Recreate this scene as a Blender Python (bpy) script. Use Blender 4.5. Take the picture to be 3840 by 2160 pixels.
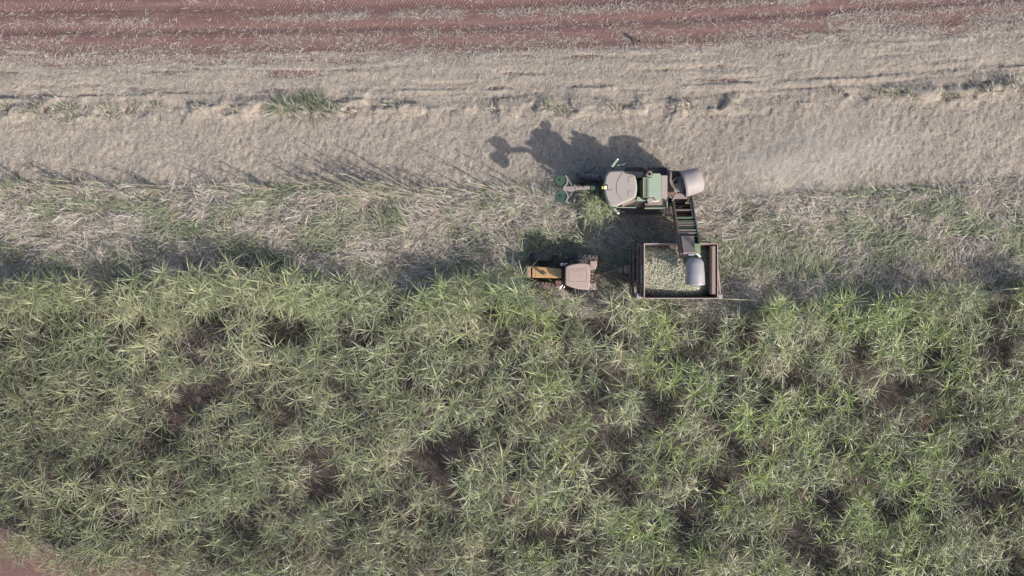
import bpy, math, random
import numpy as np
from mathutils import Vector, Matrix

for o in list(bpy.data.objects):
    bpy.data.objects.remove(o)
S = bpy.context.scene
COL = S.collection
PI = math.pi

# ---------------------------------------------------------------- camera, sky, sun, exposure
H = 53.333                      # drone height; 60 photo pixels per metre on the ground
cam_d = bpy.data.cameras.new('camera')
cam = bpy.data.objects.new('camera', cam_d)
COL.objects.link(cam)
cam.location = (0, 0, H)
cam.rotation_euler = (0, 0, 0)
cam_d.lens = 30.0
cam_d.sensor_width = 36.0
cam_d.clip_end = 3000
S.camera = cam

SUN_EL = math.radians(34)
SHADOW = Vector((-0.806, 0.592, 0)).normalized()      # shadows fall towards the upper left
world = bpy.data.worlds.new('World')
S.world = world
world.use_nodes = True
wn = world.node_tree.nodes
wl = world.node_tree.links
bgn = wn['Background']
sky = wn.new('ShaderNodeTexSky')
sky.sky_type = 'NISHITA'
sky.sun_disc = False
sky.sun_elevation = SUN_EL
to_sun = -SHADOW
sky.sun_rotation = math.atan2(to_sun.x, to_sun.y)
sky.dust_density = 2.5
sky.air_density = 1.0
wl.new(sky.outputs[0], bgn.inputs[0])
bgn.inputs[1].default_value = 0.135
sun_d = bpy.data.lights.new('sun', 'SUN')
sun_d.energy = 3.8
sun_d.angle = math.radians(0.6)
sun_d.color = (1.0, 0.93, 0.86)
sun = bpy.data.objects.new('sun', sun_d)
COL.objects.link(sun)
ray = Vector((SHADOW.x * math.cos(SUN_EL), SHADOW.y * math.cos(SUN_EL), -math.sin(SUN_EL)))
sun.rotation_euler = ray.to_track_quat('-Z', 'Y').to_euler()
sun.location = (60, -45, 60)
S.view_settings.view_transform = 'Standard'
S.view_settings.look = 'None'
S.view_settings.gamma = 1.0
S.view_settings.use_curve_mapping = False
S.view_settings.exposure = 0.6
S.cycles.max_bounces = 6
S.cycles.diffuse_bounces = 3
S.cycles.transparent_max_bounces = 6
S.cycles.volume_bounces = 4
S.cycles.use_denoising = True

# ---------------------------------------------------------------- helpers
def W(px, py, z=0.0):
    """photo pixel (3840 x 2160) to the point that it shows at height z"""
    k = (H - z) / H / 60.0
    return Vector(((px - 1920) * k, (1080 - py) * k, z))

def px_of(X): return X * 60 + 1920
def py_of(Y): return 1080 - Y * 60

def tag(o, label=None, cat=None, group=None, kind=None):
    if label: o['label'] = label
    if cat: o['category'] = cat
    if group: o['group'] = group
    if kind: o['kind'] = kind
    return o

def empty(name, loc=(0, 0, 0), rz=0.0):
    o = bpy.data.objects.new(name, None)
    o.empty_display_size = 0.2
    COL.objects.link(o)
    o.location = loc
    o.rotation_euler = (0, 0, rz)
    return o

_seed = np.random.RandomState(7).rand(256, 256)
def vnoise(x, y, s=0):
    x = np.asarray(x, float) + 31.7 * s + 1000; y = np.asarray(y, float) + 17.3 * s + 1000
    xi = np.floor(x).astype(int); yi = np.floor(y).astype(int)
    fx = x - xi; fy = y - yi
    fx = fx * fx * (3 - 2 * fx); fy = fy * fy * (3 - 2 * fy)
    a = _seed[xi & 255, yi & 255]; b = _seed[(xi + 1) & 255, yi & 255]
    c = _seed[xi & 255, (yi + 1) & 255]; d = _seed[(xi + 1) & 255, (yi + 1) & 255]
    return (a * (1 - fx) + b * fx) * (1 - fy) + (c * (1 - fx) + d * fx) * fy
def fbm(x, y, s=0, octs=4, gain=0.5):
    t = 0; a = 1.0; n = 0
    for k in range(octs):
        t = t + a * vnoise(x * 2 ** k, y * 2 ** k, s + 3 * k); n += a; a *= gain
    return t / n
def sstep(a, b, x):
    t = np.clip((x - a) / (b - a), 0, 1)
    return t * t * (3 - 2 * t)

# ---------------------------------------------------------------- materials
def new_mat(name):
    m = bpy.data.materials.new(name); m.use_nodes = True
    nt = m.node_tree
    return m, nt.nodes, nt.links, nt.nodes['Principled BSDF']
def noise_node(N, L, scale, detail=5, rough=0.6, coord=None, vec=None):
    n = N.new('ShaderNodeTexNoise'); n.inputs['Scale'].default_value = scale
    n.inputs['Detail'].default_value = detail; n.inputs['Roughness'].default_value = rough
    if vec is not None: L.new(vec, n.inputs['Vector'])
    return n
def ramp(N, L, src, stops):
    r = N.new('ShaderNodeValToRGB'); cr = r.color_ramp
    while len(cr.elements) < len(stops): cr.elements.new(0.5)
    for e, (p, c) in zip(cr.elements, stops):
        e.position = p; e.color = (*c, 1)
    L.new(src, r.inputs[0]); return r
def mix(N, L, fac, a, b):
    m = N.new('ShaderNodeMix'); m.data_type = 'RGBA'
    if isinstance(fac, (int, float)): m.inputs[0].default_value = fac
    else: L.new(fac, m.inputs[0])
    for i, v in ((6, a), (7, b)):
        if isinstance(v, tuple): m.inputs[i].default_value = (*v, 1)
        else: L.new(v, m.inputs[i])
    return m.outputs[2]
def paint(name, col, dust=0.4, rough=0.55, metal=0.0, dustcol=(0.37, 0.28, 0.235), scale=3.0, contrast=0.35, bump=0.0, spec=0.3):
    """paint or metal under field dust, blotchy by noise"""
    m, N, L, B = new_mat(name)
    tc = N.new('ShaderNodeTexCoord').outputs['Object']
    n1 = noise_node(N, L, scale, 6, 0.65, vec=tc); n2 = noise_node(N, L, scale * 9, 4, 0.7, vec=tc)
    add = N.new('ShaderNodeMath'); add.operation = 'MULTIPLY_ADD'
    L.new(n2.outputs[0], add.inputs[0]); add.inputs[1].default_value = 0.45
    L.new(n1.outputs[0], add.inputs[2])
    mr = N.new('ShaderNodeMapRange'); mr.inputs[1].default_value = 0.5; mr.inputs[2].default_value = 0.95
    mr.inputs[3].default_value = max(0, dust - contrast); mr.inputs[4].default_value = min(1, dust + contrast)
    L.new(add.outputs[0], mr.inputs[0])
    L.new(mix(N, L, mr.outputs[0], col, dustcol), B.inputs['Base Color'])
    B.inputs['Roughness'].default_value = rough; B.inputs['Metallic'].default_value = metal
    B.inputs['Specular IOR Level'].default_value = spec
    if bump:
        bp = N.new('ShaderNodeBump'); bp.inputs['Strength'].default_value = bump; bp.inputs['Distance'].default_value = 0.02
        L.new(n2.outputs[0], bp.inputs['Height']); L.new(bp.outputs[0], B.inputs['Normal'])
    return m
def leaf_mat(name, trans=0.3, rough=0.5, hue=True, spec=0.35):
    m, N, L, B = new_mat(name)
    at = N.new('ShaderNodeAttribute'); at.attribute_name = 'Col'
    colr = at.outputs['Color']
    if hue:
        oi = N.new('ShaderNodeObjectInfo')
        hs = N.new('ShaderNodeHueSaturation')
        mr = N.new('ShaderNodeMapRange'); mr.inputs[3].default_value = 0.78; mr.inputs[4].default_value = 1.22
        L.new(oi.outputs['Random'], mr.inputs[0]); L.new(mr.outputs[0], hs.inputs['Value'])
        L.new(colr, hs.inputs['Color']); colr = hs.outputs[0]
    L.new(colr, B.inputs['Base Color'])
    B.inputs['Roughness'].default_value = rough; B.inputs['Specular IOR Level'].default_value = spec
    if trans:
        t = N.new('ShaderNodeBsdfTranslucent'); L.new(colr, t.inputs[0])
        ms = N.new('ShaderNodeMixShader'); ms.inputs[0].default_value = trans
        L.new(B.outputs[0], ms.inputs[1]); L.new(t.outputs[0], ms.inputs[2])
        L.new(ms.outputs[0], N['Material Output'].inputs[0])
    return m

M = {}
M['leaf'] = leaf_mat('cane_leaf', 0.28, 0.38, spec=0.5)
M['straw'] = leaf_mat('straw_blade', 0.15, 0.7, hue=False, spec=0.2)
M['stalk'] = leaf_mat('cane_stalk', 0.0, 0.6)
M['billet'] = leaf_mat('cane_billet', 0.0, 0.6, hue=False)

def soil_mat():
    m, N, L, B = new_mat('red_soil')
    g = N.new('ShaderNodeNewGeometry').outputs['Position']
    n1 = noise_node(N, L, 0.35, 5, 0.6, vec=g); n2 = noise_node(N, L, 6, 6, 0.75, vec=g); n3 = noise_node(N, L, 28, 3, 0.7, vec=g)
    mp = N.new('ShaderNodeMapping'); mp.inputs['Scale'].default_value = (0.12, 2.2, 1); L.new(g, mp.inputs[0])
    n4 = noise_node(N, L, 1.6, 5, 0.65, vec=mp.outputs[0])
    a = ramp(N, L, n4.outputs[0], [(0.3, (0.125, 0.070, 0.064)), (0.55, (0.165, 0.098, 0.089)), (0.75, (0.22, 0.15, 0.135))])
    b = ramp(N, L, n2.outputs[0], [(0.3, (0.12, 0.068, 0.062)), (0.7, (0.22, 0.145, 0.13))])
    L.new(mix(N, L, 0.5, a.outputs[0], b.outputs[0]), B.inputs['Base Color'])
    B.inputs['Roughness'].default_value = 0.95; B.inputs['Specular IOR Level'].default_value = 0.1
    s = N.new('ShaderNodeMath'); s.operation = 'ADD'
    L.new(n2.outputs[0], s.inputs[0]); L.new(n3.outputs[0], s.inputs[1])
    # tread bars of the wheel tracks: fine relief, one track per attribute channel
    at = N.new('ShaderNodeAttribute'); at.attribute_name = 'Col'
    sp = N.new('ShaderNodeSeparateColor'); L.new(at.outputs['Color'], sp.inputs[0])
    xyz = N.new('ShaderNodeSeparateXYZ'); L.new(g, xyz.inputs[0])
    tw = N.new('ShaderNodeMath'); tw.operation = 'MULTIPLY_ADD'   # x + lean * across
    L.new(sp.outputs[1], tw.inputs[0]); tw.inputs[1].default_value = 0.5; L.new(xyz.outputs[0], tw.inputs[2])
    sc = N.new('ShaderNodeMath'); sc.operation = 'MULTIPLY'; sc.inputs[1].default_value = 2 * PI / 0.21; L.new(tw.outputs[0], sc.inputs[0])
    sn = N.new('ShaderNodeMath'); sn.operation = 'SINE'; L.new(sc.outputs[0], sn.inputs[0])
    ml = N.new('ShaderNodeMath'); ml.operation = 'MULTIPLY'; L.new(sn.outputs[0], ml.inputs[0]); L.new(sp.outputs[0], ml.inputs[1])
    tot = N.new('ShaderNodeMath'); tot.operation = 'MULTIPLY_ADD'
    L.new(ml.outputs[0], tot.inputs[0]); tot.inputs[1].default_value = 0.42; L.new(s.outputs[0], tot.inputs[2])
    bp = N.new('ShaderNodeBump'); bp.inputs['Strength'].default_value = 0.8; bp.inputs['Distance'].default_value = 0.05
    L.new(tot.outputs[0], bp.inputs['Height']); L.new(bp.outputs[0], B.inputs['Normal'])
    return m
M['soil'] = soil_mat()

def mulch_mat():
    m, N, L, B = new_mat('straw_mulch')
    g = N.new('ShaderNodeNewGeometry').outputs['Position']
    n1 = noise_node(N, L, 0.5, 5, 0.6, vec=g); n2 = noise_node(N, L, 9, 6, 0.8, vec=g)
    mp = N.new('ShaderNodeMapping'); mp.inputs['Rotation'].default_value = (0, 0, 0.6); mp.inputs['Scale'].default_value = (1.0, 2.6, 1)
    L.new(g, mp.inputs[0])
    n3 = noise_node(N, L, 14, 4, 0.75, vec=mp.outputs[0])
    a = ramp(N, L, n2.outputs[0], [(0.28, (0.24, 0.195, 0.165)), (0.48, (0.41, 0.365, 0.31)), (0.7, (0.54, 0.50, 0.44))])
    b = ramp(N, L, n3.outputs[0], [(0.3, (0.28, 0.23, 0.195)), (0.65, (0.51, 0.465, 0.405))])
    c = mix(N, L, 0.5, a.outputs[0], b.outputs[0])
    d = ramp(N, L, n1.outputs[0], [(0.35, (0.70, 0.69, 0.665)), (0.65, (0.92, 0.885, 0.845))])
    mm = N.new('ShaderNodeMix'); mm.data_type = 'RGBA'; mm.blend_type = 'MULTIPLY'; mm.inputs[0].default_value = 1
    L.new(c, mm.inputs[6]); L.new(d.outputs[0], mm.inputs[7])
    L.new(mm.outputs[2], B.inputs['Base Color'])
    B.inputs['Roughness'].default_value = 0.9; B.inputs['Specular IOR Level'].default_value = 0.15
    s = N.new('ShaderNodeMath'); s.operation = 'ADD'
    L.new(n2.outputs[0], s.inputs[0]); L.new(n3.outputs[0], s.inputs[1])
    bp = N.new('ShaderNodeBump'); bp.inputs['Strength'].default_value = 0.9; bp.inputs['Distance'].default_value = 0.06
    L.new(s.outputs[0], bp.inputs['Height']); L.new(bp.outputs[0], B.inputs['Normal'])
    return m
M['mulch'] = mulch_mat()

M['trash'] = paint('brown_trash', (0.05, 0.04, 0.036), 0.3, 0.95, dustcol=(0.14, 0.11, 0.095), scale=1.4, contrast=0.45, bump=0.9, spec=0.1)  # leaf trash coloured extra dark, standing in for shade between the plants

# ---------------------------------------------------------------- numpy meshes
def mesh_np(name, V, Q, C=None, mat=None, smooth=False):
    me = bpy.data.meshes.new(name)
    V = np.ascontiguousarray(V, dtype=np.float32); Q = np.ascontiguousarray(Q, dtype=np.int32)
    k = Q.shape[1]
    me.vertices.add(len(V)); me.vertices.foreach_set('co', V.ravel())
    me.loops.add(Q.size); me.loops.foreach_set('vertex_index', Q.ravel())
    me.polygons.add(len(Q)); me.polygons.foreach_set('loop_start', np.arange(0, Q.size, k, dtype=np.int32))
    me.update(calc_edges=True)
    if C is not None:
        at = me.color_attributes.new('Col', 'FLOAT_COLOR', 'POINT')
        cc = np.ones((len(V), 4), np.float32); cc[:, :3] = C
        at.data.foreach_set('color', cc.ravel())
    if smooth: me.polygons.foreach_set('use_smooth', np.ones(len(Q), bool))
    if mat: me.materials.append(mat)
    return me
def obj_np(name, V, Q, C, mat, parent=None, smooth=False):
    o = bpy.data.objects.new(name, mesh_np(name, V, Q, C, mat, smooth)); COL.objects.link(o)
    if parent: o.parent = parent
    return o
def blades(P, az, e0, bend, length, width, col, segs=3, roll=None, tipcol=None):
    """ribbons: start P, heading az, start slope e0, falling by bend over their length"""
    n = len(P); V = np.zeros((n, segs + 1, 2, 3)); p = P.astype(float).copy()
    side = np.stack([-np.sin(az), np.cos(az), np.zeros(n)], 1)
    if roll is not None:
        side = side * np.cos(roll)[:, None] + np.array([0, 0, 1.0]) * np.sin(roll)[:, None]
    C = np.zeros((n, segs + 1, 2, 3))
    for s in range(segs + 1):
        t = s / segs
        w = width * (0.55 + 0.9 * t if t < 0.35 else 0.865 * (1 - ((t - 0.35) / 0.65) ** 1.6) + 0.06) * 0.5
        V[:, s, 0] = p + side * w[:, None]; V[:, s, 1] = p - side * w[:, None]
        cc = col if tipcol is None else col * (1 - t * t) + tipcol * t * t
        C[:, s, 0] = cc; C[:, s, 1] = cc
        e = e0 - bend * (t + 0.5 / segs)
        d = np.stack([np.cos(az) * np.cos(e), np.sin(az) * np.cos(e), np.sin(e)], 1)
        p = p + d * (length / segs)[:, None]
    V = V.reshape(-1, 3); C = C.reshape(-1, 3)
    b = (np.arange(n) * (segs + 1) * 2)[:, None]; k = np.arange(segs)[None, :] * 2
    q = b + k
    Q = np.stack([q, q + 1, q + 3, q + 2], -1).reshape(-1, 4)
    return V, Q, C
def merge(parts):
    Vs, Qs, Cs, off = [], [], [], 0
    for V, Q, C in parts:
        Vs.append(V); Qs.append(Q + off); Cs.append(C); off += len(V)
    return np.concatenate(Vs), np.concatenate(Qs), np.concatenate(Cs)
def tube_np(pts, rad, col, sides=5):
    pts = np.asarray(pts, float); n = len(pts); rad = np.broadcast_to(rad, (n,))
    V = []
    for i in range(n):
        d = pts[min(i + 1, n - 1)] - pts[max(i - 1, 0)]; d /= np.linalg.norm(d) + 1e-9
        u = np.cross(d, [0.3, 0.9, 0.1]); u /= np.linalg.norm(u) + 1e-9; v = np.cross(d, u)
        for k in range(sides):
            a = 2 * PI * k / sides
            V.append(pts[i] + rad[i] * (u * math.cos(a) + v * math.sin(a)))
    Q = [(i * sides + k, i * sides + (k + 1) % sides, (i + 1) * sides + (k + 1) % sides, (i + 1) * sides + k) for i in range(n - 1) for k in range(sides)]
    return np.array(V), np.array(Q), np.tile(np.asarray(col, float), (len(V), 1))

# ---------------------------------------------------------------- the lie of the land (photo pixel rows, curving up on the right)
def rowline(xs, ys): return lambda X: (1080 - np.interp(px_of(np.asarray(X, float)), xs, ys)) / 60.0
soil_edge = rowline([-400, 0, 640, 1280, 1920, 2560, 3000, 3400, 3840, 4300], [228, 225, 220, 212, 203, 178, 155, 125, 95, 60])
furrow = rowline([-400, 0, 300, 600, 1280, 1920, 2560, 3000, 3400, 3840, 4300], [376, 372, 365, 355, 345, 336, 322, 304, 283, 250, 210])
clumps = rowline([-400, 0, 1130, 1500, 1920, 2560, 3000, 3400, 3840, 4300], [412, 410, 405, 400, 410, 405, 385, 360, 325, 285])
lodge_top = rowline([-400, 0, 600, 1200, 1700, 2100, 2450, 2560, 3000, 3300, 3600, 3840, 4300], [680, 685, 692, 695, 702, 700, 735, 742, 730, 715, 690, 660, 610])
cane_top = rowline([-400, 0, 300, 420, 560, 800, 1000, 1150, 1300, 1600, 1850, 1930, 1985, 2040, 2350, 2400, 2740, 2800, 3000, 3250, 3600, 3840, 4300],
                   [1065, 1065, 1078, 1060, 1050, 1075, 1040, 1070, 1070, 1080, 1070, 1045, 1130, 1150, 1155, 1175, 1175, 1165, 1155, 1125, 1115, 1075, 1020])

def soil_h(X, Y):
    """ridges and wheel tracks of the bare soil"""
    d = Y - soil_edge(X)
    w = d + 0.06 * (fbm(X * 0.25, Y * 0.25, 11) - 0.5)
    h = 0.03 * np.sin(w * 2 * PI / 1.15 + 0.8) + 0.05 * (fbm(X * 0.3, w * 3.0, 5) - 0.5) + 0.05 * (fbm(X * 3.0, Y * 3.0, 6, 3) - 0.5)
    for c, hw in TRACKS:
        h = h - 0.05 * np.exp(-((d - c) / hw) ** 4)
    return h
TRACKS = [(1.80, 0.24), (3.22, 0.26)]
def mulch_h(X, Y):
    """top of the straw blanket; negative (buried) on the bare soil"""
    de = soil_edge(X) - Y
    dl = lodge_top(X) - Y
    dc = clumps(X) - Y
    df = furrow(X) - Y
    n = fbm(X * 1.1, Y * 1.1, 1, 4); n2 = fbm(X * 4.2 - Y * 1.2, Y * 3.0 + X, 2, 3)
    n3 = fbm(X * 0.35, Y * 0.7, 4, 3)
    cut = 0.035 + 0.11 * (n - 0.45) + 0.15 * (n2 - 0.5)
    # the swath north of the clump row is flatter than the swath south of it
    cut = np.where(dc < 0, 0.05 + 0.6 * (cut - 0.05), cut * 1.1)
    edge = sstep(-0.9, 0.9, de + 1.5 * (fbm(X * 0.12, Y * 1.6, 8, 4) - 0.5) + 1.6 * (fbm(X * 0.7, Y * 3.0, 9, 4) - 0.5))
    h = -0.10 + edge * (0.155 + cut)
    # sparse windrows on the bare soil
    # old planting rows: long low ridges parallel to the furrow
    rowm = sstep(1.2, -0.4, dc) * edge
    h = h + rowm * (0.10 * (fbm(X * 0.16, df * 2.6, 12, 3) - 0.5) - 0.075 * sstep(0.62, 0.70, fbm(X * 0.22 + 0.4 * fbm(X, Y, 15), df * 3.4 + 0.5 * fbm(X * 0.8, Y, 16), 14, 2)) + 0.05 * (fbm(X * 1.6, df * 4, 17, 3) - 0.5))
    # furrow line: a step whose north side drops, broken along its length
    fb = sstep(0.38, 0.52, fbm(X * 0.45, X * 0, 31, 3))
    wob = 0.10 * (fbm(X * 0.9, X * 0, 33, 3) - 0.5)
    h = h + fb * (0.11 * np.exp(-((df + wob + 0.0) / 0.30) ** 2) * (df + wob > 0)) - fb * 0.05 * np.exp(-((df + wob + 0.16) / 0.12) ** 2)
    # clump row: humps and hollows
    h = h + np.exp(-(dc / 0.6) ** 2) * (0.42 * (fbm(X * 0.9, Y * 1.3, 35, 3) - 0.45) + 0.34 * sstep(0.52, 0.66, fbm(X * 0.85, Y * 1.1, 36, 2)))
    h = h + np.exp(-((dc + 1.9) / 0.25) ** 2) * 0.12 * (fbm(X * 0.3, Y * 2, 37, 3) - 0.45)
    # lodged cane: a thicker, rougher mat
    L = sstep(0.0, 0.7, dl + 0.5 * (fbm(X * 0.5, Y * 0.0, 41) - 0.5))
    h = h + L * (0.12 + 0.75 * (fbm(X * 0.6, Y * 0.8, 43, 3) - 0.42) + 0.22 * (fbm(X * 2.2, Y * 2.2, 44, 2) - 0.5))
    # flattened where the wagon train and harvester have driven
    h = h - L * 0.12 * np.exp(-((Y - 1.0) / 1.6) ** 2) * (X > 1)
    K = sstep(0.0, 1.2, cane_top(X) - Y)
    return h * (1 - K) + K * -0.35

def grid_mesh(name, xs, ys, hfun, mat, cfun=None, smooth=True):
    X, Y = np.meshgrid(xs, ys); Z = hfun(X, Y)
    V = np.stack([X, Y, Z], -1).reshape(-1, 3); nx = len(xs)
    i = np.arange(len(ys) - 1)[:, None] * nx + np.arange(nx - 1)[None, :]
    Q = np.stack([i, i + 1, i + nx + 1, i + nx], -1).reshape(-1, 4)
    C = None if cfun is None else cfun(X, Y).reshape(-1, 3)
    return obj_np(name, V, Q, C, mat, None, smooth)

def far(a, b, step):
    core = list(np.arange(a, b + step / 2, step))
    return np.array([a - k for k in (900, 400, 180, 80, 35, 14, 5)] + core + [b + k for k in (5, 14, 35, 80, 180, 400, 900)])
ys_ground = np.concatenate([[-900, -400, -180, -80, -45, -30], np.arange(-24, 10.5, 0.5), np.arange(10.6, 20, 0.07), [22, 26, 34, 50, 90, 180, 400, 900]])
def ground_h(X, Y):
    near = (np.abs(X) < 45) & (np.abs(Y) < 30)
    cor = 0.03 * np.sin((Y + 0.28 * X) * 2 * PI / 0.9) * (Y < -10)
    return np.where(near, np.where(Y > 10, soil_h(X, Y), -0.06 + cor), 0.0)
def track_c(X, Y):
    d = Y - soil_edge(X); c = np.zeros(X.shape + (3,))
    for t, hw in TRACKS:
        m = np.exp(-((d - t) / hw) ** 4) * sstep(0.32, 0.5, fbm(X * 0.22, Y * 0.4, 51 + int(t * 5), 3))
        c[..., 0] = np.maximum(c[..., 0], m * 0.8)
        c[..., 1] = np.where(np.abs(d - t) < hw * 1.4, -(d - t) * 1.5, c[..., 1])
    return c
ground = grid_mesh('ground', far(-35, 35, 0.14), ys_ground, ground_h, M['soil'], track_c)
tag(ground, 'bare red soil with wheel tracks beside the straw', kind='structure')
mulch = grid_mesh('straw_mulch', np.arange(-37, 37.01, 0.075), np.concatenate([np.arange(-22, 0, 0.4), np.arange(0, 19.3, 0.075)]), mulch_h, M['mulch'])
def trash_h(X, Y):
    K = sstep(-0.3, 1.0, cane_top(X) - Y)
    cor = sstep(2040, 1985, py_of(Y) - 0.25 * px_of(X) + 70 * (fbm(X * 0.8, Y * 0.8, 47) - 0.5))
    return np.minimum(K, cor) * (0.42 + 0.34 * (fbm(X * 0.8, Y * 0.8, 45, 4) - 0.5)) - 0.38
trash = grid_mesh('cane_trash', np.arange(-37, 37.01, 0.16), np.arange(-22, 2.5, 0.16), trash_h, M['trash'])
tag(trash, 'brown rotting leaf trash, darkened by painted shade, on the ground under the standing cane', 'cane trash', kind='stuff')
def floor_h(X, Y): return np.maximum(mulch_h(X, Y), np.maximum(trash_h(X, Y), -0.06))
tag(mulch, 'pale dry cane straw blanketing the harvested strip', 'straw', kind='stuff')

# ---------------------------------------------------------------- loose straw
R = np.random.RandomState(3)
TAN = np.array([[0.46, 0.41, 0.345], [0.56, 0.51, 0.44], [0.39, 0.33, 0.28], [0.31, 0.25, 0.205], [0.62, 0.58, 0.51]])
def tan_cols(n, g=0.0, rs=R):
    c = TAN[rs.randint(0, len(TAN), n)] * (0.70 + 0.32 * rs.rand(n, 1))
    return c
def scatter_straw(n, ylo, yhi, keep, lmin, lmax, wd, seed, segs=2, lift=0.02):
    rs = np.random.RandomState(seed)
    X = rs.uniform(-35, 35, n); Y = ylo(X) + (yhi(X) - ylo(X)) * rs.rand(n)
    k = keep(X, Y) > rs.rand(n); X = X[k]; Y = Y[k]; n = len(X)
    Z = np.maximum(mulch_h(X, Y), np.where(Y > 10, soil_h(X, Y), -0.06)) + lift
    az = rs.uniform(0, 2 * PI, n)
    return blades(np.stack([X, Y, Z], 1), az, rs.normal(0.12, 0.18, n), rs.uniform(0.0, 0.5, n), rs.uniform(lmin, lmax, n), rs.uniform(*wd, n), tan_cols(n, rs=rs), segs, rs.uniform(-0.7, 0.7, n))
parts = [scatter_straw(95000, lodge_top, lambda X: soil_edge(X) + 0.2, lambda X, Y: np.ones_like(X), 0.10, 0.36, (0.014, 0.032), 4)]
def soil_keep(X, Y):
    de = Y - soil_edge(X); k = 0.08 + 0.6 * np.exp(-de / 0.6)
    wr = 0.25 * (fbm(X * 0.2, Y * 0, 21) - 0.5)
    main = np.interp(X, [-32, -22, 0, 12, 32], [2.2, 2.25, 2.62, 2.6, 2.5])
    for c, a, w_ in ((0.72 + 0 * X, .32, 0.13), (1.28 + 0 * X, .34, 0.16), (main, 1.6, 0.15), (main + 1.3, 0.2, 0.12)):
        k = k + a * np.exp(-((de - c - wr) / (w_ * (0.6 + 0.9 * fbm(X * 0.6, Y * 0, 63)))) ** 2) * sstep(0.25, 0.6, fbm(X * 0.3 + 9 * c[0], Y * 0.3, 65, 3))
    k = k + 0.22 * sstep(0.52, 0.68, fbm(X * 0.13, de * 2.8, 67, 3))
    right = sstep(5, 30, X) * 0.06
    return (k + right) * sstep(0.15, 0.6, fbm(X * 0.7, Y * 1.6, 61, 3)) * 1.02
parts.append(scatter_straw(120000, lambda X: soil_edge(X) - 0.2, lambda X: X * 0 + 19.3, soil_keep, 0.10, 0.40, (0.014, 0.03), 5))
V, Q, C = merge(parts)
tag(obj_np('loose_straw', V, Q, C, M['straw']), 'short dry straw pieces strewn over the cut strip and red soil', 'straw', kind='stuff')

# ---------------------------------------------------------------- lodged cane mat between cut strip and standing cane
GREEN = np.array([[0.185, 0.23, 0.122], [0.25, 0.288, 0.172], [0.115, 0.16, 0.08], [0.315, 0.34, 0.215], [0.21, 0.255, 0.122]])
def lodged(n, seed):
    rs = np.random.RandomState(seed)
    X = rs.uniform(-35, 35, n); lo = np.minimum(cane_top(X) - 0.6, -0.9 + 0 * X); hi = lodge_top(X) + 0.05
    Y = lo + (hi - lo) * rs.rand(n)
    flow = PI + 1.5 * (fbm(X * 0.22, Y * 0.4, 71, 3) - 0.5) * 2 + np.where(X > 11, 0.55, -0.15)
    az = flow + rs.normal(0, 0.7, n) + (rs.rand(n) < 0.18) * rs.uniform(-2, 2, n)
    d = hi - Y
    gm = fbm(X * 0.42, Y * 0.8, 73, 3) + 0.05 * sstep(8, 20, X) + 0.06 * sstep(2.0, 4.5, d) - 0.03
    # green streaks known from the photograph
    for px, py, rx, ry in ((800, 815, 120, 28), (430, 790, 130, 25), (1300, 830, 160, 26), (2080, 800, 60, 60), (3050, 850, 160, 40), (3300, 900, 220, 50), (2950, 960, 200, 40), (3700, 860, 150, 60), (600, 880, 160, 30), (1150, 900, 200, 35), (2000, 880, 160, 22), (2700, 1000, 120, 40), (3500, 770, 110, 30)):
        gm = gm + 0.13 * np.exp(-((px_of(X) - px) / rx) ** 2 - ((py_of(Y) - py) / ry) ** 2)
    isg = rs.rand(n) < 0.06 + sstep(0.46, 0.76, gm) * 0.52
    col = np.where(isg[:, None], GREEN[rs.randint(0, 5, n)] * np.array([1.04, 0.98, 1.08]) * (0.82 + 0.42 * rs.rand(n, 1)), tan_cols(n, rs=rs) * 1.0)
    Z = mulch_h(X, Y) + rs.rand(n) ** 2 * 0.26 + isg * 0.05
    col = col * (0.78 + 0.5 * fbm(X * 0.9, Y * 1.4, 75, 2))[:, None]
    L = np.where(isg, rs.uniform(0.5, 1.15, n), rs.uniform(0.25, 0.9, n))
    wd = np.where(isg, rs.uniform(0.03, 0.055, n), rs.uniform(0.02, 0.045, n))
    return blades(np.stack([X, Y, Z], 1), az, rs.normal(0.22, 0.2, n), rs.uniform(0.2, 0.8, n), L, wd, col, 3, rs.uniform(-0.5, 0.5, n))
V, Q, C = lodged(75000, 9)
tag(obj_np('lodged_cane_leaves', V, Q, C, M['straw']), 'flattened green and tan cane leaves between the cut strip and standing cane', 'cane leaves', kind='stuff')

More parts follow.
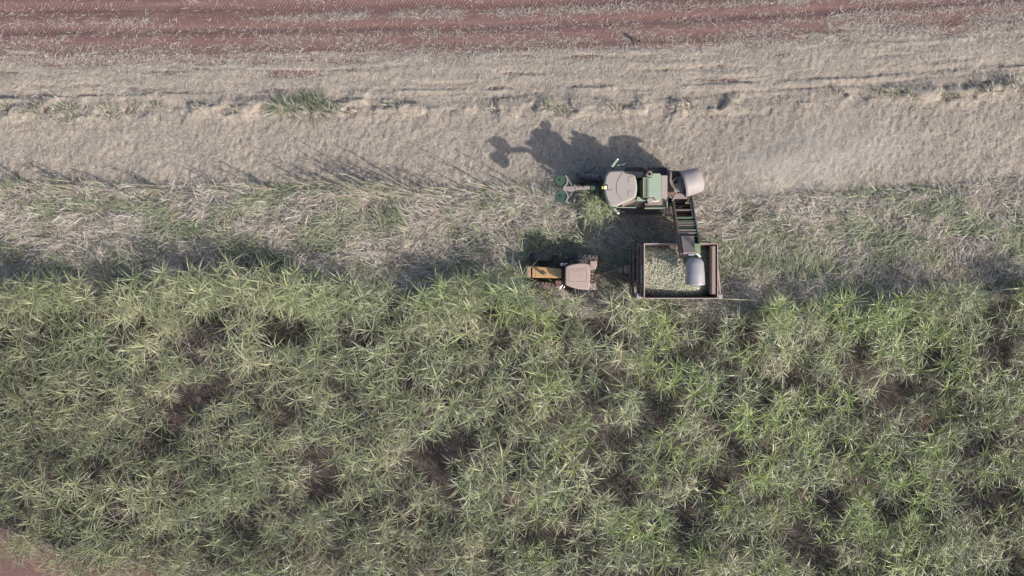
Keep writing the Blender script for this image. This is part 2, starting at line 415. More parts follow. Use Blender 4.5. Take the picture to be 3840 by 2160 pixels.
# ---------------------------------------------------------------- standing sugar cane
def shoot(rs, base, az, lean, height, nl, dead, tint, lm=1.0):
    """one cane stalk leaning to az, with a crown of arching leaves"""
    n = 4; pts = []
    for i in range(n + 1):
        t = i / n; a = lean * (0.5 + 0.8 * t)
        pts.append((base[0] + math.cos(az) * math.sin(a) * height * t, base[1] + math.sin(az) * math.sin(a) * height * t, base[2] + height * t * math.cos(a)))
    pts = np.array(pts)
    sv = tube_np(pts, [0.022, 0.02, 0.019, 0.016, 0.010], np.array([0.22, 0.20, 0.12]) * rs.uniform(0.7, 1.1), 5)
    top = pts[-1]; ax = top - pts[-2]; ax /= np.linalg.norm(ax)
    t = np.sort(rs.rand(nl))                             # 0 low old leaf .. 1 spear leaf
    P = top[None] - ax[None] * ((1 - t) * 0.38)[:, None]
    laz = az + np.arange(nl) * 2.4 + rs.normal(0, 0.5, nl)
    e0 = np.radians(20 + 52 * t ** 1.4) + rs.normal(0, 0.13, nl)
    bend = 1.45 - 0.5 * t + rs.normal(0, 0.3, nl)
    Ln = lm * (0.52 + 0.62 * np.sin(PI * (0.15 + 0.75 * t))) * rs.uniform(0.75, 1.15, nl)
    g = GREEN[rs.randint(0, 5, nl)] * rs.uniform(0.8, 1.25, (nl, 1)) * tint
    young = np.array([0.285, 0.325, 0.14]) * tint
    g = g * (1 - 0.6 * t[:, None]) + young * (0.6 * t[:, None])
    tip = np.where(rs.rand(nl, 1) < 0.42, np.array([[0.47, 0.46, 0.35]]) * rs.uniform(0.8, 1.15, (nl, 1)), g * 1.3)
    lv = [blades(P, laz, e0, bend, Ln, rs.uniform(0.022, 0.040, nl), g, 4, rs.uniform(-0.4, 0.4, nl), tip)]
    if dead:
        td = rs.rand(dead)
        Pd = pts[0][None] + (top - pts[0])[None] * (0.35 + 0.5 * td)[:, None]
        lv.append(blades(Pd, rs.uniform(0, 2 * PI, dead), rs.uniform(-0.5, 0.5, dead), rs.uniform(0.4, 1.3, dead), rs.uniform(0.4, 0.95, dead), rs.uniform(0.025, 0.045, dead), TAN[rs.randint(0, 4, dead)] * rs.uniform(0.55, 0.95, (dead, 1)), 3, rs.uniform(-0.8, 0.8, dead)))
    return sv, merge(lv)
def plant_shoots(rs, dry, vivid):
    out = []; n = rs.randint(5, 8)
    for k in range(n):
        a = k * 2.4 + rs.normal(0, 0.4); r = 0.34 * math.sqrt((k + 0.3) / n) * rs.uniform(0.7, 1.3)
        tint = np.array([1, 1, 1]) * rs.uniform(0.85, 1.1)
        if dry: tint = np.array([1.35, 1.18, 1.25])
        if vivid: tint = np.array([1.05, 1.16, 0.72])
        hgt = 2.4 - 0.5 * (r / 0.36) ** 1.4 + rs.normal(0, 0.2)
        out.append(shoot(rs, (0.7 * r * math.cos(a), 0.7 * r * math.sin(a), 0), a + rs.normal(0, 0.35), 0.06 + 0.4 * r + abs(rs.normal(0, 0.07)), max(0.7, hgt),
                         rs.randint(13, 18), rs.randint(3, 6) if not dry else rs.randint(9, 14), tint))
    return out
KINDS = ['green'] * 9 + ['dry'] * 5 + ['vivid'] * 5
rs = np.random.RandomState(21)
VAR = []
for k in KINDS:
    VAR.append(plant_shoots(rs, k == 'dry', k == 'vivid'))
VARM = [[(mesh_np('stalk', *s, M['stalk']), mesh_np('crown', *l, M['leaf'])) for s, l in v] for v in VAR]

GAPS = [(890, 1575, 80), (1760, 1560, 90), (1710, 1640, 60), (2200, 1375, 95), (2720, 1265, 85), (750, 1310, 110), (380, 1575, 90), (200, 1690, 80), (540, 1195, 50), (330, 1930, 45), (3180, 1660, 75), (3650, 1560, 60), (2900, 1905, 55), (3450, 1300, 60), (1150, 1720, 50), (640, 1600, 45), (3760, 1850, 60), (820, 1620, 40), (2480, 1330, 50), (1330, 1390, 50), (1480, 1640, 45), (2150, 1760, 45), (1000, 1930, 50), (2760, 1640, 45)]
spots = []
rs = np.random.RandomState(5)
y = 2.5; shift = 0.0
while y > -20.5:
    x = -35.0 + shift
    while x < 35:
        X = x + rs.normal(0, 0.30); Y = y + rs.normal(0, 0.30)
        px, py = px_of(X), py_of(Y)
        ok = Y < cane_top(X) - 0.15 - 1.5 * max(0, float(fbm(X * 0.5, 3.3, 82, 3)) - 0.45) * 2
        ok = ok and not (py > 1995 + 0.27 * px)
        for gx, gy, gr in GAPS:
            if math.hypot(px - gx, py - gy) < gr * 0.42: ok = False
        if ok and fbm(X * 0.5, Y * 0.62, 81, 2) < 0.28 + 0.03 * float(sstep(2, 14, X)): ok = False
        if ok and rs.rand() < 0.06: ok = False
        if ok: spots.append((X, Y, rs.rand(), rs.uniform(0, 2 * PI), (0.66 + 0.62 * float(fbm(X * 0.45, Y * 0.6, 84, 2))) * rs.uniform(0.85, 1.15), rs.randint(1 << 30)))
        x += 1.46
    y -= 1.30
    shift = 0.73 - shift
for k in range(170):                                    # extra plants added along the open field edge to deepen its shadow
    X = rs.uniform(-34, 34); Y = float(cane_top(X)) - rs.uniform(0.1, 0.8) - 1.2 * max(0, float(fbm(X * 0.5, 3.3, 82, 3)) - 0.5) * 2
    if not (1960 < px_of(X) < 2760) and fbm(X * 0.5, 7.7, 86, 2) > 0.30 + 0.25 * rs.rand(): spots.append((X, Y, rs.rand(), rs.uniform(0, 2 * PI), rs.uniform(0.8, 1.25), rs.randint(1 << 30)))
spots = [s for s in spots if abs(s[0]) < 34.2 and s[1] > -19.9]
def kind_at(X, Y, r):
    v = sstep(-4, 20, X) * (0.46 + 0.25 * (fbm(X * 0.25, Y * 0.25, 83, 2) - 0.5)) + 0.015
    d = 0.36 - 0.18 * sstep(-15, 20, X) + 0.9 * (fbm(X * 0.3, Y * 0.3, 85, 2) - 0.5)
    if r < v: return 'vivid'
    if r > 1 - d: return 'dry'
    return 'green'
def lean_field(X, Y):
    a = 2 * PI * fbm(X * 0.09, Y * 0.12, 87, 2) + 2.2
    m = 0.03 + 0.55 * max(0.0, float(fbm(X * 0.3, Y * 0.35, 89, 2)) - 0.25) * (0.55 + 0.45 * float(sstep(12, -25, X)))
    return a, m
def place(kind, s):
    ids = [i for i, k in enumerate(KINDS) if k == kind]
    return ids[int(s[5]) % len(ids)]
inview = [s for s in spots if abs(s[0]) < 31.2 and -17.4 < s[1]]
def d2(s): return (s[0] / 1.6) ** 2 + (s[1] + 0.0) ** 2
inview.sort(key=d2)
solo = inview[:285]; solo_set = set(solo)
rest = [s for s in spots if s not in solo_set]
LABEL = {'green': 'green sugar cane plant with arching leaves inside the standing field',
         'dry': 'dry straw-coloured sugar cane plant among the green standing cane',
         'vivid': 'bright yellow-green sugar cane plant with a vivid leaf crown'}
EDGE = {'green': 'green sugar cane plant at the field edge beside the flattened cane',
        'dry': 'dry straw-coloured sugar cane plant at the edge beside the flattened cane',
        'vivid': 'bright yellow-green sugar cane plant at the edge beside the flattened cane'}
def base_z(X, Y): return float(floor_h(np.array([X]), np.array([Y]))[0]) - 0.03
def cane_plant(X, Y, var, rz, sc, label, group, tilt=(0, 0)):
    e = empty('sugarcane_plant', (X, Y, base_z(X, Y)), rz)
    e.rotation_euler = (Matrix.Rotation(tilt[1], 3, Vector((-math.sin(tilt[0]), math.cos(tilt[0]), 0))) @ Matrix.Rotation(rz, 3, 'Z')).to_euler()
    e.scale = (sc, sc, sc)
    tag(e, label, 'cane', group)
    for ms, ml in VARM[var]:
        st = bpy.data.objects.new('stalk', ms); COL.objects.link(st); st.parent = e
        cr = bpy.data.objects.new('crown', ml); COL.objects.link(cr); cr.parent = st
    return e
for s in solo:
    k = kind_at(*s[:3]); edge = float(cane_top(s[0])) - s[1] < 1.3
    cane_plant(s[0], s[1], place(k, s), s[3], s[4], (EDGE if edge else LABEL)[k], 'standing cane at the field edge' if edge else 'standing cane in the field', lean_field(s[0], s[1]))
chunks = []
for s in rest:
    k = kind_at(*s[:3]); v = VAR[place(k, s)]
    V, Q, C = merge([p for sh in v for p in sh])
    a, m = lean_field(s[0], s[1])
    Rm = np.array(Matrix.Rotation(m, 3, Vector((-math.sin(a), math.cos(a), 0))) @ Matrix.Rotation(s[3], 3, 'Z'))
    chunks.append(((V @ Rm.T) * s[4] + np.array([s[0], s[1], base_z(s[0], s[1])]), Q, C * (0.78 + 0.44 * (s[5] % 97) / 97)))
V, Q, C = merge(chunks)
tag(obj_np('sugarcane_stand', V, Q, C, M['leaf']), 'dense standing sugar cane filling the rest of the field', 'cane', kind='stuff')
print('plants', len(solo), len(rest), 'stand faces', len(Q))

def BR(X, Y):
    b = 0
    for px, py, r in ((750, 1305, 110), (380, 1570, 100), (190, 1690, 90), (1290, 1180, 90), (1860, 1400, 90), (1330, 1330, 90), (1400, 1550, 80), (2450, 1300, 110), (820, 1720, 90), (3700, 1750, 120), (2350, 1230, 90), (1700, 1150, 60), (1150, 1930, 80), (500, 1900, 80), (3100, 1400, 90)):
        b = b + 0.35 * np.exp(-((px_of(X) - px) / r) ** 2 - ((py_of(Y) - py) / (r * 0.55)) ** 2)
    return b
def litter(n, seed):
    rs = np.random.RandomState(seed)
    X = rs.uniform(-35, 35, n); Y = -20 + (cane_top(X) + 20) * rs.rand(n)
    k = ~(py_of(Y) > 2010 + 0.25 * px_of(X)) & (fbm(X * 0.4, Y * 0.5, 91, 3) + BR(X, Y) > 0.36 + 0.2 * rs.rand(n)); X = X[k]; Y = Y[k]; n = len(X)
    Z = floor_h(X, Y) + rs.uniform(0.02, 0.75, n)
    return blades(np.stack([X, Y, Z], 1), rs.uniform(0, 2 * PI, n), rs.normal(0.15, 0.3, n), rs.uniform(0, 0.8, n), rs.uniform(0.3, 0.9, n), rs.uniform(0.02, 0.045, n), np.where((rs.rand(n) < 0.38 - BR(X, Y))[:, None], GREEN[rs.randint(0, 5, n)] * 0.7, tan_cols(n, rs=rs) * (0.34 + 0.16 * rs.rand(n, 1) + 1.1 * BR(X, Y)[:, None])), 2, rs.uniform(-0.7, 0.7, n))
V, Q, C = litter(80000, 12)
tag(obj_np('cane_litter', V, Q, C, M['straw']), 'brown dead cane leaves lying under the standing cane', 'cane litter', kind='stuff')

# ---------------------------------------------------------------- vehicle building helpers (vertices given in world or local space minus O)
O = Vector((0, 0, 0))
def add(name, verts, faces, mat, parent, smooth=False, bevel=0.0, label=None):
    me = bpy.data.meshes.new(name)
    me.from_pydata([tuple(Vector(v) - O) for v in verts], [], [tuple(f) for f in faces])
    me.materials.append(mat); me.update()
    if smooth: me.polygons.foreach_set('use_smooth', [True] * len(me.polygons))
    o = bpy.data.objects.new(name, me); COL.objects.link(o); o.parent = parent
    if bevel:
        b = o.modifiers.new('bevel', 'BEVEL'); b.width = bevel; b.segments = 2; b.limit_method = 'ANGLE'; b.angle_limit = 0.6
    if label: o['label'] = label
    return o
class MB:
    def __init__(s): s.v = []; s.f = []
    def put(s, vs, fs):
        b = len(s.v); s.v += [Vector(v) for v in vs]; s.f += [tuple(b + i for i in f) for f in fs]; return s
    def box(s, x0, x1, y0, y1, z0, z1):
        return s.put([(x0, y0, z0), (x1, y0, z0), (x1, y1, z0), (x0, y1, z0), (x0, y0, z1), (x1, y0, z1), (x1, y1, z1), (x0, y1, z1)],
                     [(0, 3, 2, 1), (4, 5, 6, 7), (0, 1, 5, 4), (1, 2, 6, 5), (2, 3, 7, 6), (3, 0, 4, 7)])
    def prism(s, pts, z0, z1, top=1.0):
        n = len(pts); cx = sum(p[0] for p in pts) / n; cy = sum(p[1] for p in pts) / n
        lo = [(p[0], p[1], z0) for p in pts]; hi = [(cx + (p[0] - cx) * top, cy + (p[1] - cy) * top, z1) for p in pts]
        area = sum(pts[i][0] * pts[(i + 1) % n][1] - pts[(i + 1) % n][0] * pts[i][1] for i in range(n))
        if area < 0: lo.reverse(); hi.reverse()
        return s.put(lo + hi, [tuple(range(n - 1, -1, -1)), tuple(range(n, 2 * n))] + [(i, (i + 1) % n, n + (i + 1) % n, n + i) for i in range(n)])
    def bar(s, a, b, w, h=None, up=(0, 0, 1)):
        """rectangular bar from a to b, w across, h thick"""
        a = Vector(a); b = Vector(b); h = h or w; d = (b - a).normalized(); up = Vector(up)
        if abs(d.dot(up)) > 0.95: up = Vector((1, 0, 0))
        u = d.cross(up).normalized() * (w / 2); v = u.cross(d).normalized() * (h / 2)
        vs = [a - u - v, a + u - v, a + u + v, a - u + v, b - u - v, b + u - v, b + u + v, b - u + v]
        return s.put(vs, [(0, 3, 2, 1), (4, 5, 6, 7), (0, 1, 5, 4), (1, 2, 6, 5), (2, 3, 7, 6), (3, 0, 4, 7)])
    def tube(s, pts, r, n=8):
        pts = [Vector(p) for p in pts]; base = len(s.v); m = len(pts)
        for i, p in enumerate(pts):
            d = (pts[min(i + 1, m - 1)] - pts[max(i - 1, 0)]).normalized()
            u = d.cross(Vector((0.21, 0.37, 0.9))).normalized(); v = d.cross(u)
            rr = r[i] if isinstance(r, (list, tuple)) else r
            s.v += [p + rr * (u * math.cos(2 * PI * k / n) + v * math.sin(2 * PI * k / n)) for k in range(n)]
        s.f += [(base + i * n + k, base + i * n + (k + 1) % n, base + (i + 1) * n + (k + 1) % n, base + (i + 1) * n + k) for i in range(m - 1) for k in range(n)]
        s.f += [tuple(base + k for k in range(n - 1, -1, -1)), tuple(base + (m - 1) * n + k for k in range(n))]
        return s
    def ring(s, c, r0, r1, z0, z1, n=24):
        """a pipe standing upright"""
        b = len(s.v)
        for k in range(n):
            a = 2 * PI * k / n; ca, sa = math.cos(a), math.sin(a)
            s.v += [Vector((c[0] + r * ca, c[1] + r * sa, z)) for r, z in ((r1, z0), (r1, z1), (r0, z1), (r0, z0))]
        for k in range(n):
            i = b + 4 * k; j = b + 4 * ((k + 1) % n)
            s.f += [(i + q, j + q, j + (q + 1) % 4, i + (q + 1) % 4) for q in range(4)]
        return s
    def wheel(s, c, prof, n=40):
        """lathe about the y axis: prof = [(y offset, radius)...]"""
        b = len(s.v); m = len(prof)
        for k in range(n):
            a = 2 * PI * k / n
            s.v += [Vector((c[0] + r * math.cos(a), c[1] + yy, c[2] + r * math.sin(a))) for yy, r in prof]
        for k in range(n):
            for q in range(m - 1):
                i = b + k * m + q; j = b + ((k + 1) % n) * m + q
                s.f.append((i, i + 1, j + 1, j))
        s.f += [tuple(b + k * m for k in range(n)), tuple(b + k * m + m - 1 for k in range(n - 1, -1, -1))]
        return s
    def out(s, name, mat, parent, **kw): return add(name, s.v, s.f, mat, parent, **kw)
def hull_grid(fn, nu, nv):
    vs = [fn(i / nu, j / nv) for i in range(nu + 1) for j in range(nv + 1)]
    fs = [(i * (nv + 1) + j, (i + 1) * (nv + 1) + j, (i + 1) * (nv + 1) + j + 1, i * (nv + 1) + j + 1) for i in range(nu) for j in range(nv)]
    return vs, fs
def solid(o, t):
    m = o.modifiers.new('thickness', 'SOLIDIFY'); m.thickness = t; m.offset = -1; return o

DUST = (0.40, 0.30, 0.265)
M['roof'] = paint('dusty_cab_roof', (0.20, 0.30, 0.15), 0.92, 0.75, dustcol=(0.31, 0.255, 0.24), scale=1.2, contrast=0.16)
M['green'] = paint('pale_green_panel', (0.215, 0.305, 0.21), 0.42, 0.6, dustcol=(0.32, 0.335, 0.27), contrast=0.2, scale=1.5)
M['roofedge'] = paint('dusty_green_rim', (0.22, 0.31, 0.19), 0.55, 0.65, dustcol=(0.34, 0.31, 0.26), contrast=0.25)
M['dgreen'] = paint('dark_green_paint', (0.015, 0.058, 0.038), 0.08, 0.5, contrast=0.08)
M['mgreen'] = paint('green_paint', (0.09, 0.19, 0.085), 0.25, 0.5, contrast=0.22)
M['grille'] = paint('green_screen', (0.08, 0.105, 0.07), 0.25, 0.8, contrast=0.2, scale=12, bump=0.5)
M['black'] = paint('black_steel', (0.018, 0.017, 0.018), 0.10, 0.6, contrast=0.10)
M['shade'] = paint('dusty_deck', (0.12, 0.115, 0.10), 0.62, 0.85, contrast=0.25)
M['glass'] = paint('cab_glass', (0.012, 0.014, 0.016), 0.06, 0.12, contrast=0.06, spec=0.6)
M['bare'] = paint('dusty_steel', (0.15, 0.125, 0.115), 0.8, 0.75, dustcol=(0.26, 0.22, 0.20), contrast=0.2)
M['hood'] = paint('extractor_plastic', (0.23, 0.21, 0.21), 0.62, 0.55, dustcol=(0.33, 0.285, 0.27), contrast=0.2, scale=1.3)
M['greyhood'] = paint('grey_hood', (0.23, 0.225, 0.24), 0.18, 0.32, dustcol=(0.33, 0.29, 0.28), contrast=0.15, scale=1.5, spec=0.5)
M['rust'] = paint('rusty_brown_steel', (0.14, 0.085, 0.068), 0.25, 0.75, dustcol=(0.34, 0.24, 0.20), contrast=0.25, scale=5)
M['rim'] = paint('worn_rim_steel', (0.27, 0.225, 0.21), 0.5, 0.6, dustcol=(0.37, 0.32, 0.295), contrast=0.3, scale=5)
M['board'] = paint('orange_brown_panel', (0.25, 0.165, 0.125), 0.4, 0.75, dustcol=(0.33, 0.26, 0.22), contrast=0.3, scale=5)
M['yellow'] = paint('yellow_bonnet', (0.38, 0.225, 0.075), 0.42, 0.55, dustcol=(0.36, 0.245, 0.165), contrast=0.3, scale=2.2)
M['nose'] = paint('dusty_bonnet_nose', (0.34, 0.20, 0.10), 0.6, 0.7, dustcol=(0.33, 0.225, 0.18), contrast=0.25)
M['croof'] = paint('dusty_tractor_roof', (0.33, 0.255, 0.20), 0.75, 0.75, dustcol=(0.335, 0.255, 0.22), scale=1.2, contrast=0.2)
M['rubber'] = paint('tyre_rubber', (0.036, 0.036, 0.042), 0.14, 0.6, contrast=0.14, scale=6)
M['muddy'] = paint('muddy_tyre_rubber', (0.032, 0.031, 0.033), 0.32, 0.8, contrast=0.35, scale=4)
M['white'] = paint('white_plastic', (0.75, 0.75, 0.72), 0.1, 0.4, contrast=0.1)
M['amber'] = paint('amber_lens', (0.62, 0.60, 0.10), 0.03, 0.25, contrast=0.05, spec=0.5)
M['amberb'] = paint('pale_lens', (0.72, 0.74, 0.42), 0.03, 0.25, contrast=0.05, spec=0.5)
M['red'] = paint('red_paint', (0.30, 0.06, 0.05), 0.2, 0.5)
M['hose'] = paint('rubber_hose', (0.10, 0.09, 0.09), 0.6, 0.7, contrast=0.2)
M['scroll'] = paint('worn_scroll_steel', (0.035, 0.035, 0.05), 0.08, 0.45, contrast=0.08)
M['flight'] = paint('bright_flight_steel', (0.33, 0.32, 0.37), 0.15, 0.35, contrast=0.12)
M['chrome'] = paint('bright_metal', (0.62, 0.6, 0.58), 0.1, 0.25, metal=0.8, contrast=0.1)

def r2(u, v, z): return W(2040 + u / 4.025, 580 + v / 4.025, z)
def r24(u, v, z): return W(2400 + u * 0.12422, 600 + v * 0.12422, z)
def r3(u, v, z): return W(2320 + u * 0.28302, 740 + v * 0.28302, z)
def xy(vs): return [(v.x, v.y) for v in vs]

# ---------------------------------------------------------------- the cane harvester
O = Vector((8.6, 5.85, 0.0))
hv = empty('cane_harvester', O)
tag(hv, 'green cane harvester with dusty cab roof, cutting beside the wagon', 'harvester')
CY = 5.85
# chassis and tracks
MB().box(5.6, 10.5, CY - 0.72, CY + 0.72, 0.55, 1.75).out('chassis', M['black'], hv, bevel=0.03)
for sgn in (1, -1):
    n = 10; yc = CY + sgn * 1.05; pr = []
    for k in range(n + 1): a = PI / 2 + PI * k / n; pr.append((7.1 + 0.42 * math.cos(a), 0.46 + 0.42 * math.sin(a)))
    for k in range(n + 1): a = -PI / 2 + PI * k / n; pr.append((9.7 + 0.42 * math.cos(a), 0.46 + 0.42 * math.sin(a)))
    mb = MB(); m = len(pr)
    mb.put([(p[0], yc - 0.22, p[1]) for p in pr] + [(p[0], yc + 0.22, p[1]) for p in pr], [tuple(range(m)), tuple(range(2 * m - 1, m - 1, -1))] + [(i, m + i, m + (i + 1) % m, (i + 1) % m) for i in range(m)])
    tr = mb.out('crawler_track', M['rubber'], hv)
    for k in range(15):
        MB().box(7.08 + k * 0.185, 7.17 + k * 0.185, yc - 0.225, yc + 0.225, 0.875, 0.915).out('track_bar', M['rubber'], tr)
# throat and base cutter housing in front of the cab
MB().prism([(4.2, CY - 0.35), (5.7, CY - 0.7), (5.7, CY + 0.7), (4.2, CY + 0.35)], 0.3, 1.5, 0.9).out('throat_housing', M['black'], hv, bevel=0.03)
# crop dividers, each with two spiral scrolls
def scroll(name, a, b, r0, r1, parent):
    a = Vector(a); b = Vector(b); d = b - a
    sc = MB().tube([a + d * t for t in (0, 0.25, 0.5, 0.75, 1)], [r0 + (r1 - r0) * t for t in (0, 0.25, 0.5, 0.75, 1)], 12).out(name, M['scroll'], parent, smooth=False)
    u = d.normalized().cross(Vector((0, 0, 1))).normalized(); v = u.cross(d.normalized())
    N = 110; turns = 9; vs = []; fs = []
    for i in range(N + 1):
        t = i / N; an = 2 * PI * turns * t; r = r0 + (r1 - r0) * t; e = u * math.cos(an) + v * math.sin(an); p = a + d * t
        vs += [p + e * r * 0.95, p + e * (r + 0.035)]
    fs = [(2 * i, 2 * i + 1, 2 * i + 3, 2 * i + 2) for i in range(N)]
    solid(add('flight', vs, fs, M['flight'], sc), 0.025)
    return sc
for sgn in (1, -1):
    def m(v): v = Vector(v); return v if sgn > 0 else Vector((v.x, 2 * CY - v.y, v.z))
    tip = m(r2(500, 300, 0.25)); a1 = m(r2(545, 315, 0.6)); b1 = m(r2(842, 345, 1.75)); a2 = m(r2(620, 268, 0.45)); b2 = m(r2(775, 195, 1.5))
    mb = MB(); mb.bar(tip, m((5.5, CY + 0.9, 0.8)), 0.12, 0.35); mb.bar(m((4.1, CY + 0.75, 0.35)), m((5.7, CY + 0.72, 0.9)), 0.2, 0.5)
    dv = mb.out('crop_divider', M['black'], hv, bevel=0.02)
    scroll('scroll', a1, b1, 0.10, 0.13, dv); scroll('scroll', a2, b2, 0.085, 0.11, dv)
# cab
roof_uv = [(903, 430), (930, 312), (960, 262), (995, 240), (1090, 233), (1180, 236), (1238, 264), (1330, 288), (1375, 310), (1398, 375), (1409, 450), (1411, 520), (1400, 605), (1378, 655), (1300, 690), (1180, 745), (1090, 785), (1030, 782), (985, 755), (955, 705), (920, 610), (902, 500)]
roof_w = xy([r2(u, v, 3.75) for u, v in roof_uv]); rcx = sum(p[0] for p in roof_w) / len(roof_w); rcy = sum(p[1] for p in roof_w) / len(roof_w)
def sc2(pts, k): return [(rcx + (p[0] - rcx) * k, rcy + (p[1] - rcy) * k) for p in pts]
cab = MB().prism(sc2(roof_w, 0.80), 1.6, 3.5, 1.06).out('cab', M['glass'], hv, bevel=0.04)
MB().prism(sc2(roof_w, 0.82), 1.45, 2.0, 1.0).out('cab_base', M['mgreen'], cab, bevel=0.03)
MB().prism(roof_w, 3.5, 3.64).out('roof_edge', M['roofedge'], cab, bevel=0.05)
MB().prism(sc2(roof_w, 0.965), 3.642, 3.74, 0.96).out('roof', M['roof'], cab, bevel=0.04)
mb = MB(); mb.tube([r2(u, v, 3.752) for u, v in [(1185, 275), (1165, 310), (1120, 380), (1100, 440), (1095, 510), (1104, 580), (1140, 640), (1180, 690)]], 0.014, 6)
mb.out('roof_rib', M['bare'], cab)
for y0, y1 in ((332, 438), (548, 648)):
    p = xy([r2(u, v, 3.75) for u, v in [(1275, y0), (1345, y0 - 6), (1366, y0 + 20), (1366, y1 - 8), (1340, y1), (1280, y1 - 6), (1268, (y0 + y1) / 2)]])
    MB().prism(p, 3.742, 3.763, 0.96).out('roof_hatch', M['roof'], cab, bevel=0.006)
mb = MB(); mb.bar(r2(870, 455, 3.76), r2(960, 455, 3.76), 0.03); mb.bar(r2(960, 455, 3.76), r2(960, 525, 3.76), 0.03); mb.bar(r2(870, 530, 3.745), r2(1030, 534, 3.745), 0.025, 0.015)
mb.out('lamp_bracket', M['black'], cab)
c0 = r2(903, 470, 3.84); c1 = r2(948, 520, 3.84)
bl = MB().box(c0.x, c1.x, c1.y, c0.y, 3.745, 3.85).out('beacon', M['amberb'], cab, bevel=0.02, label='pale yellow roof lamp')
c1b = r2(902, 515, 3.84); c0b = r2(872, 475, 3.84)
MB().box(c0b.x, c1b.x - 0.01, c1b.y, c0b.y, 3.745, 3.80).out('beacon_base', M['amber'], cab, bevel=0.015)
for pts, tipc in (([(998, 226), (1020, 190), (1065, 130), (1085, 100)], (1105, 80)), ([(1015, 775), (1045, 815), (1075, 845), (1095, 865)], (1112, 885))):
    w = [r2(u, v, 3.35) for u, v in pts]; tp = r2(*tipc, 3.3)
    mir = MB().bar(w[0] + Vector((0, 0, 0.0)), w[1], 0.05, 0.05).bar(w[1], w[3], 0.13, 0.42).out('mirror', M['green'], hv, bevel=0.03)
    MB().bar(w[3], tp, 0.10, 0.36).out('mirror_tip', M['white'], mir, bevel=0.02)
MB().tube([r2(u, v, 2.4) for u, v in [(1105, 160), (1150, 158), (1200, 148), (1245, 125)]], 0.03, 6).out('grab_rail', M['green'], hv)
# topper: boom, cross plate, two gathering drums
tz = 3.25
top = MB().bar(r2(960, 510, 2.6), r2(690, 498, tz), 0.20, 0.22).bar(r2(1000, 545, 2.2), r2(700, 520, tz - 0.25), 0.16, 0.14).out('topper_boom', M['dgreen'], hv, bevel=0.02)
MB().bar(r2(690, 498, tz), r2(470, 512, tz), 0.20, 0.16).bar(r2(690, 490, tz + 0.02), r2(600, 490, tz + 0.02), 0.12, 0.22).out('boom_tip', M['bare'], top, bevel=0.02)
MB().prism(xy([r2(u, v, tz) for u, v in [(500, 470), (420, 478), (335, 480), (285, 500), (285, 520), (340, 545), (415, 565), (500, 530)]]), tz - 0.05, tz + 0.05).out('topper_plate', M['bare'], top, bevel=0.015)
for pts in ([(325, 318), (352, 372), (350, 430), (320, 478), (288, 505)], [(330, 712), (358, 655), (352, 600), (320, 555), (288, 522)]):
    mb = MB()
    for a, b in zip(pts, pts[1:]): mb.bar(r2(*a, tz + 0.03), r2(*b, tz + 0.03), 0.085, 0.34)
    mb.out('drum_guard', M['bare'], top)
for a, b, c in (((328, 318), (385, 400), (418, 465)), ((330, 710), (375, 645), (430, 565)), ((455, 455), (490, 480), (520, 492))):
    MB().bar(r2(*a, tz + 0.04), r2(*b, tz + 0.04), 0.05, 0.08).bar(r2(*b, tz + 0.04), r2(*c, tz + 0.04), 0.05, 0.08).out('brace', M['bare'], top)
for c in ((248, 396), (256, 632)):
    cc = r2(*c, tz); n = 18; mb = MB(); pts = []
    for k in range(2 * n):
        a = PI * k / n; rr = 0.37 if k % 2 else 0.29; pts.append((cc.x + rr * math.cos(a), cc.y + rr * math.sin(a)))
    for z0, z1, in ((tz - 0.35, tz - 0.31), (tz - 0.12, tz - 0.08), (tz + 0.10, tz + 0.14)): mb.prism(pts, z0, z1)
    dr = mb.out('gathering_drum', M['dgreen'], top)
    MB().ring(cc, 0.02, 0.26, tz - 0.4, tz + 0.12, 20).out('drum_core', M['dgreen'], dr)
    MB().ring(cc, 0.005, 0.06, tz + 0.10, tz + 0.22, 10).out('hub', M['dgreen'], dr)
# engine compartment
ez = 3.45
p = xy([r2(u, v, ez) for u, v in [(1498, 352), (1860, 352), (1860, 640), (1498, 640)]])
eng = MB().prism(p, 1.6, ez - 0.16).out('engine_house', M['mgreen'], hv, bevel=0.03)
p = xy([r2(u, v, ez) for u, v in [(1572, 345), (1610, 345), (1648, 278), (1745, 278), (1765, 300), (1765, 655), (1745, 690), (1690, 690), (1650, 640), (1572, 636)]])
MB().prism(p, ez - 0.158, ez, 0.99).out('bonnet', M['green'], eng, bevel=0.03)
p = xy([r2(u, v, ez) for u, v in [(1768, 308), (1864, 308), (1864, 652), (1840, 665), (1800, 650), (1768, 655)]])
MB().prism(p, ez - 0.158, ez - 0.03, 0.99).out('rear_panel', M['roof'], eng, bevel=0.02)
p = xy([r2(u, v, ez) for u, v in [(1497, 350), (1569, 350), (1569, 638), (1497, 638)]])
gr = MB().prism(p, ez - 0.158, ez - 0.05).out('intake_screen', M['grille'], eng)
for a, b in (((1497, 350), (1569, 350)), ((1497, 638), (1569, 638)), ((1500, 350), (1500, 638)), ((1566, 350), (1566, 638))):
    MB().bar(r2(*a, ez - 0.03), r2(*b, ez - 0.03), 0.035, 0.05).out('frame_bar', M['green'], gr)
for c in ((1605, 540), (1755, 525), (1600, 420)):
    cc = r2(*c, ez); MB().ring(cc, 0.0, 0.018, ez - 0.01, ez + 0.012, 8).out('latch', M['black'], eng)
ex = r2(1588, 294, ez)
st = MB().ring(ex, 0.085, 0.115, 2.2, ez + 0.12).out('exhaust_stack', M['bare'], hv)
MB().ring(ex, 0.118, 0.19, ez - 0.02, ez + 0.05, 12).out('heat_shield', M['bare'], st)
MB().ring(ex, 0.0, 0.084, ez - 0.25, ez - 0.2, 12).out('bore', M['black'], st)
pc = r2(1600, 690, 3.3)
pcb = MB().ring(pc, 0.0, 0.10, 2.2, 3.18, 12).out('air_cleaner', M['black'], hv)
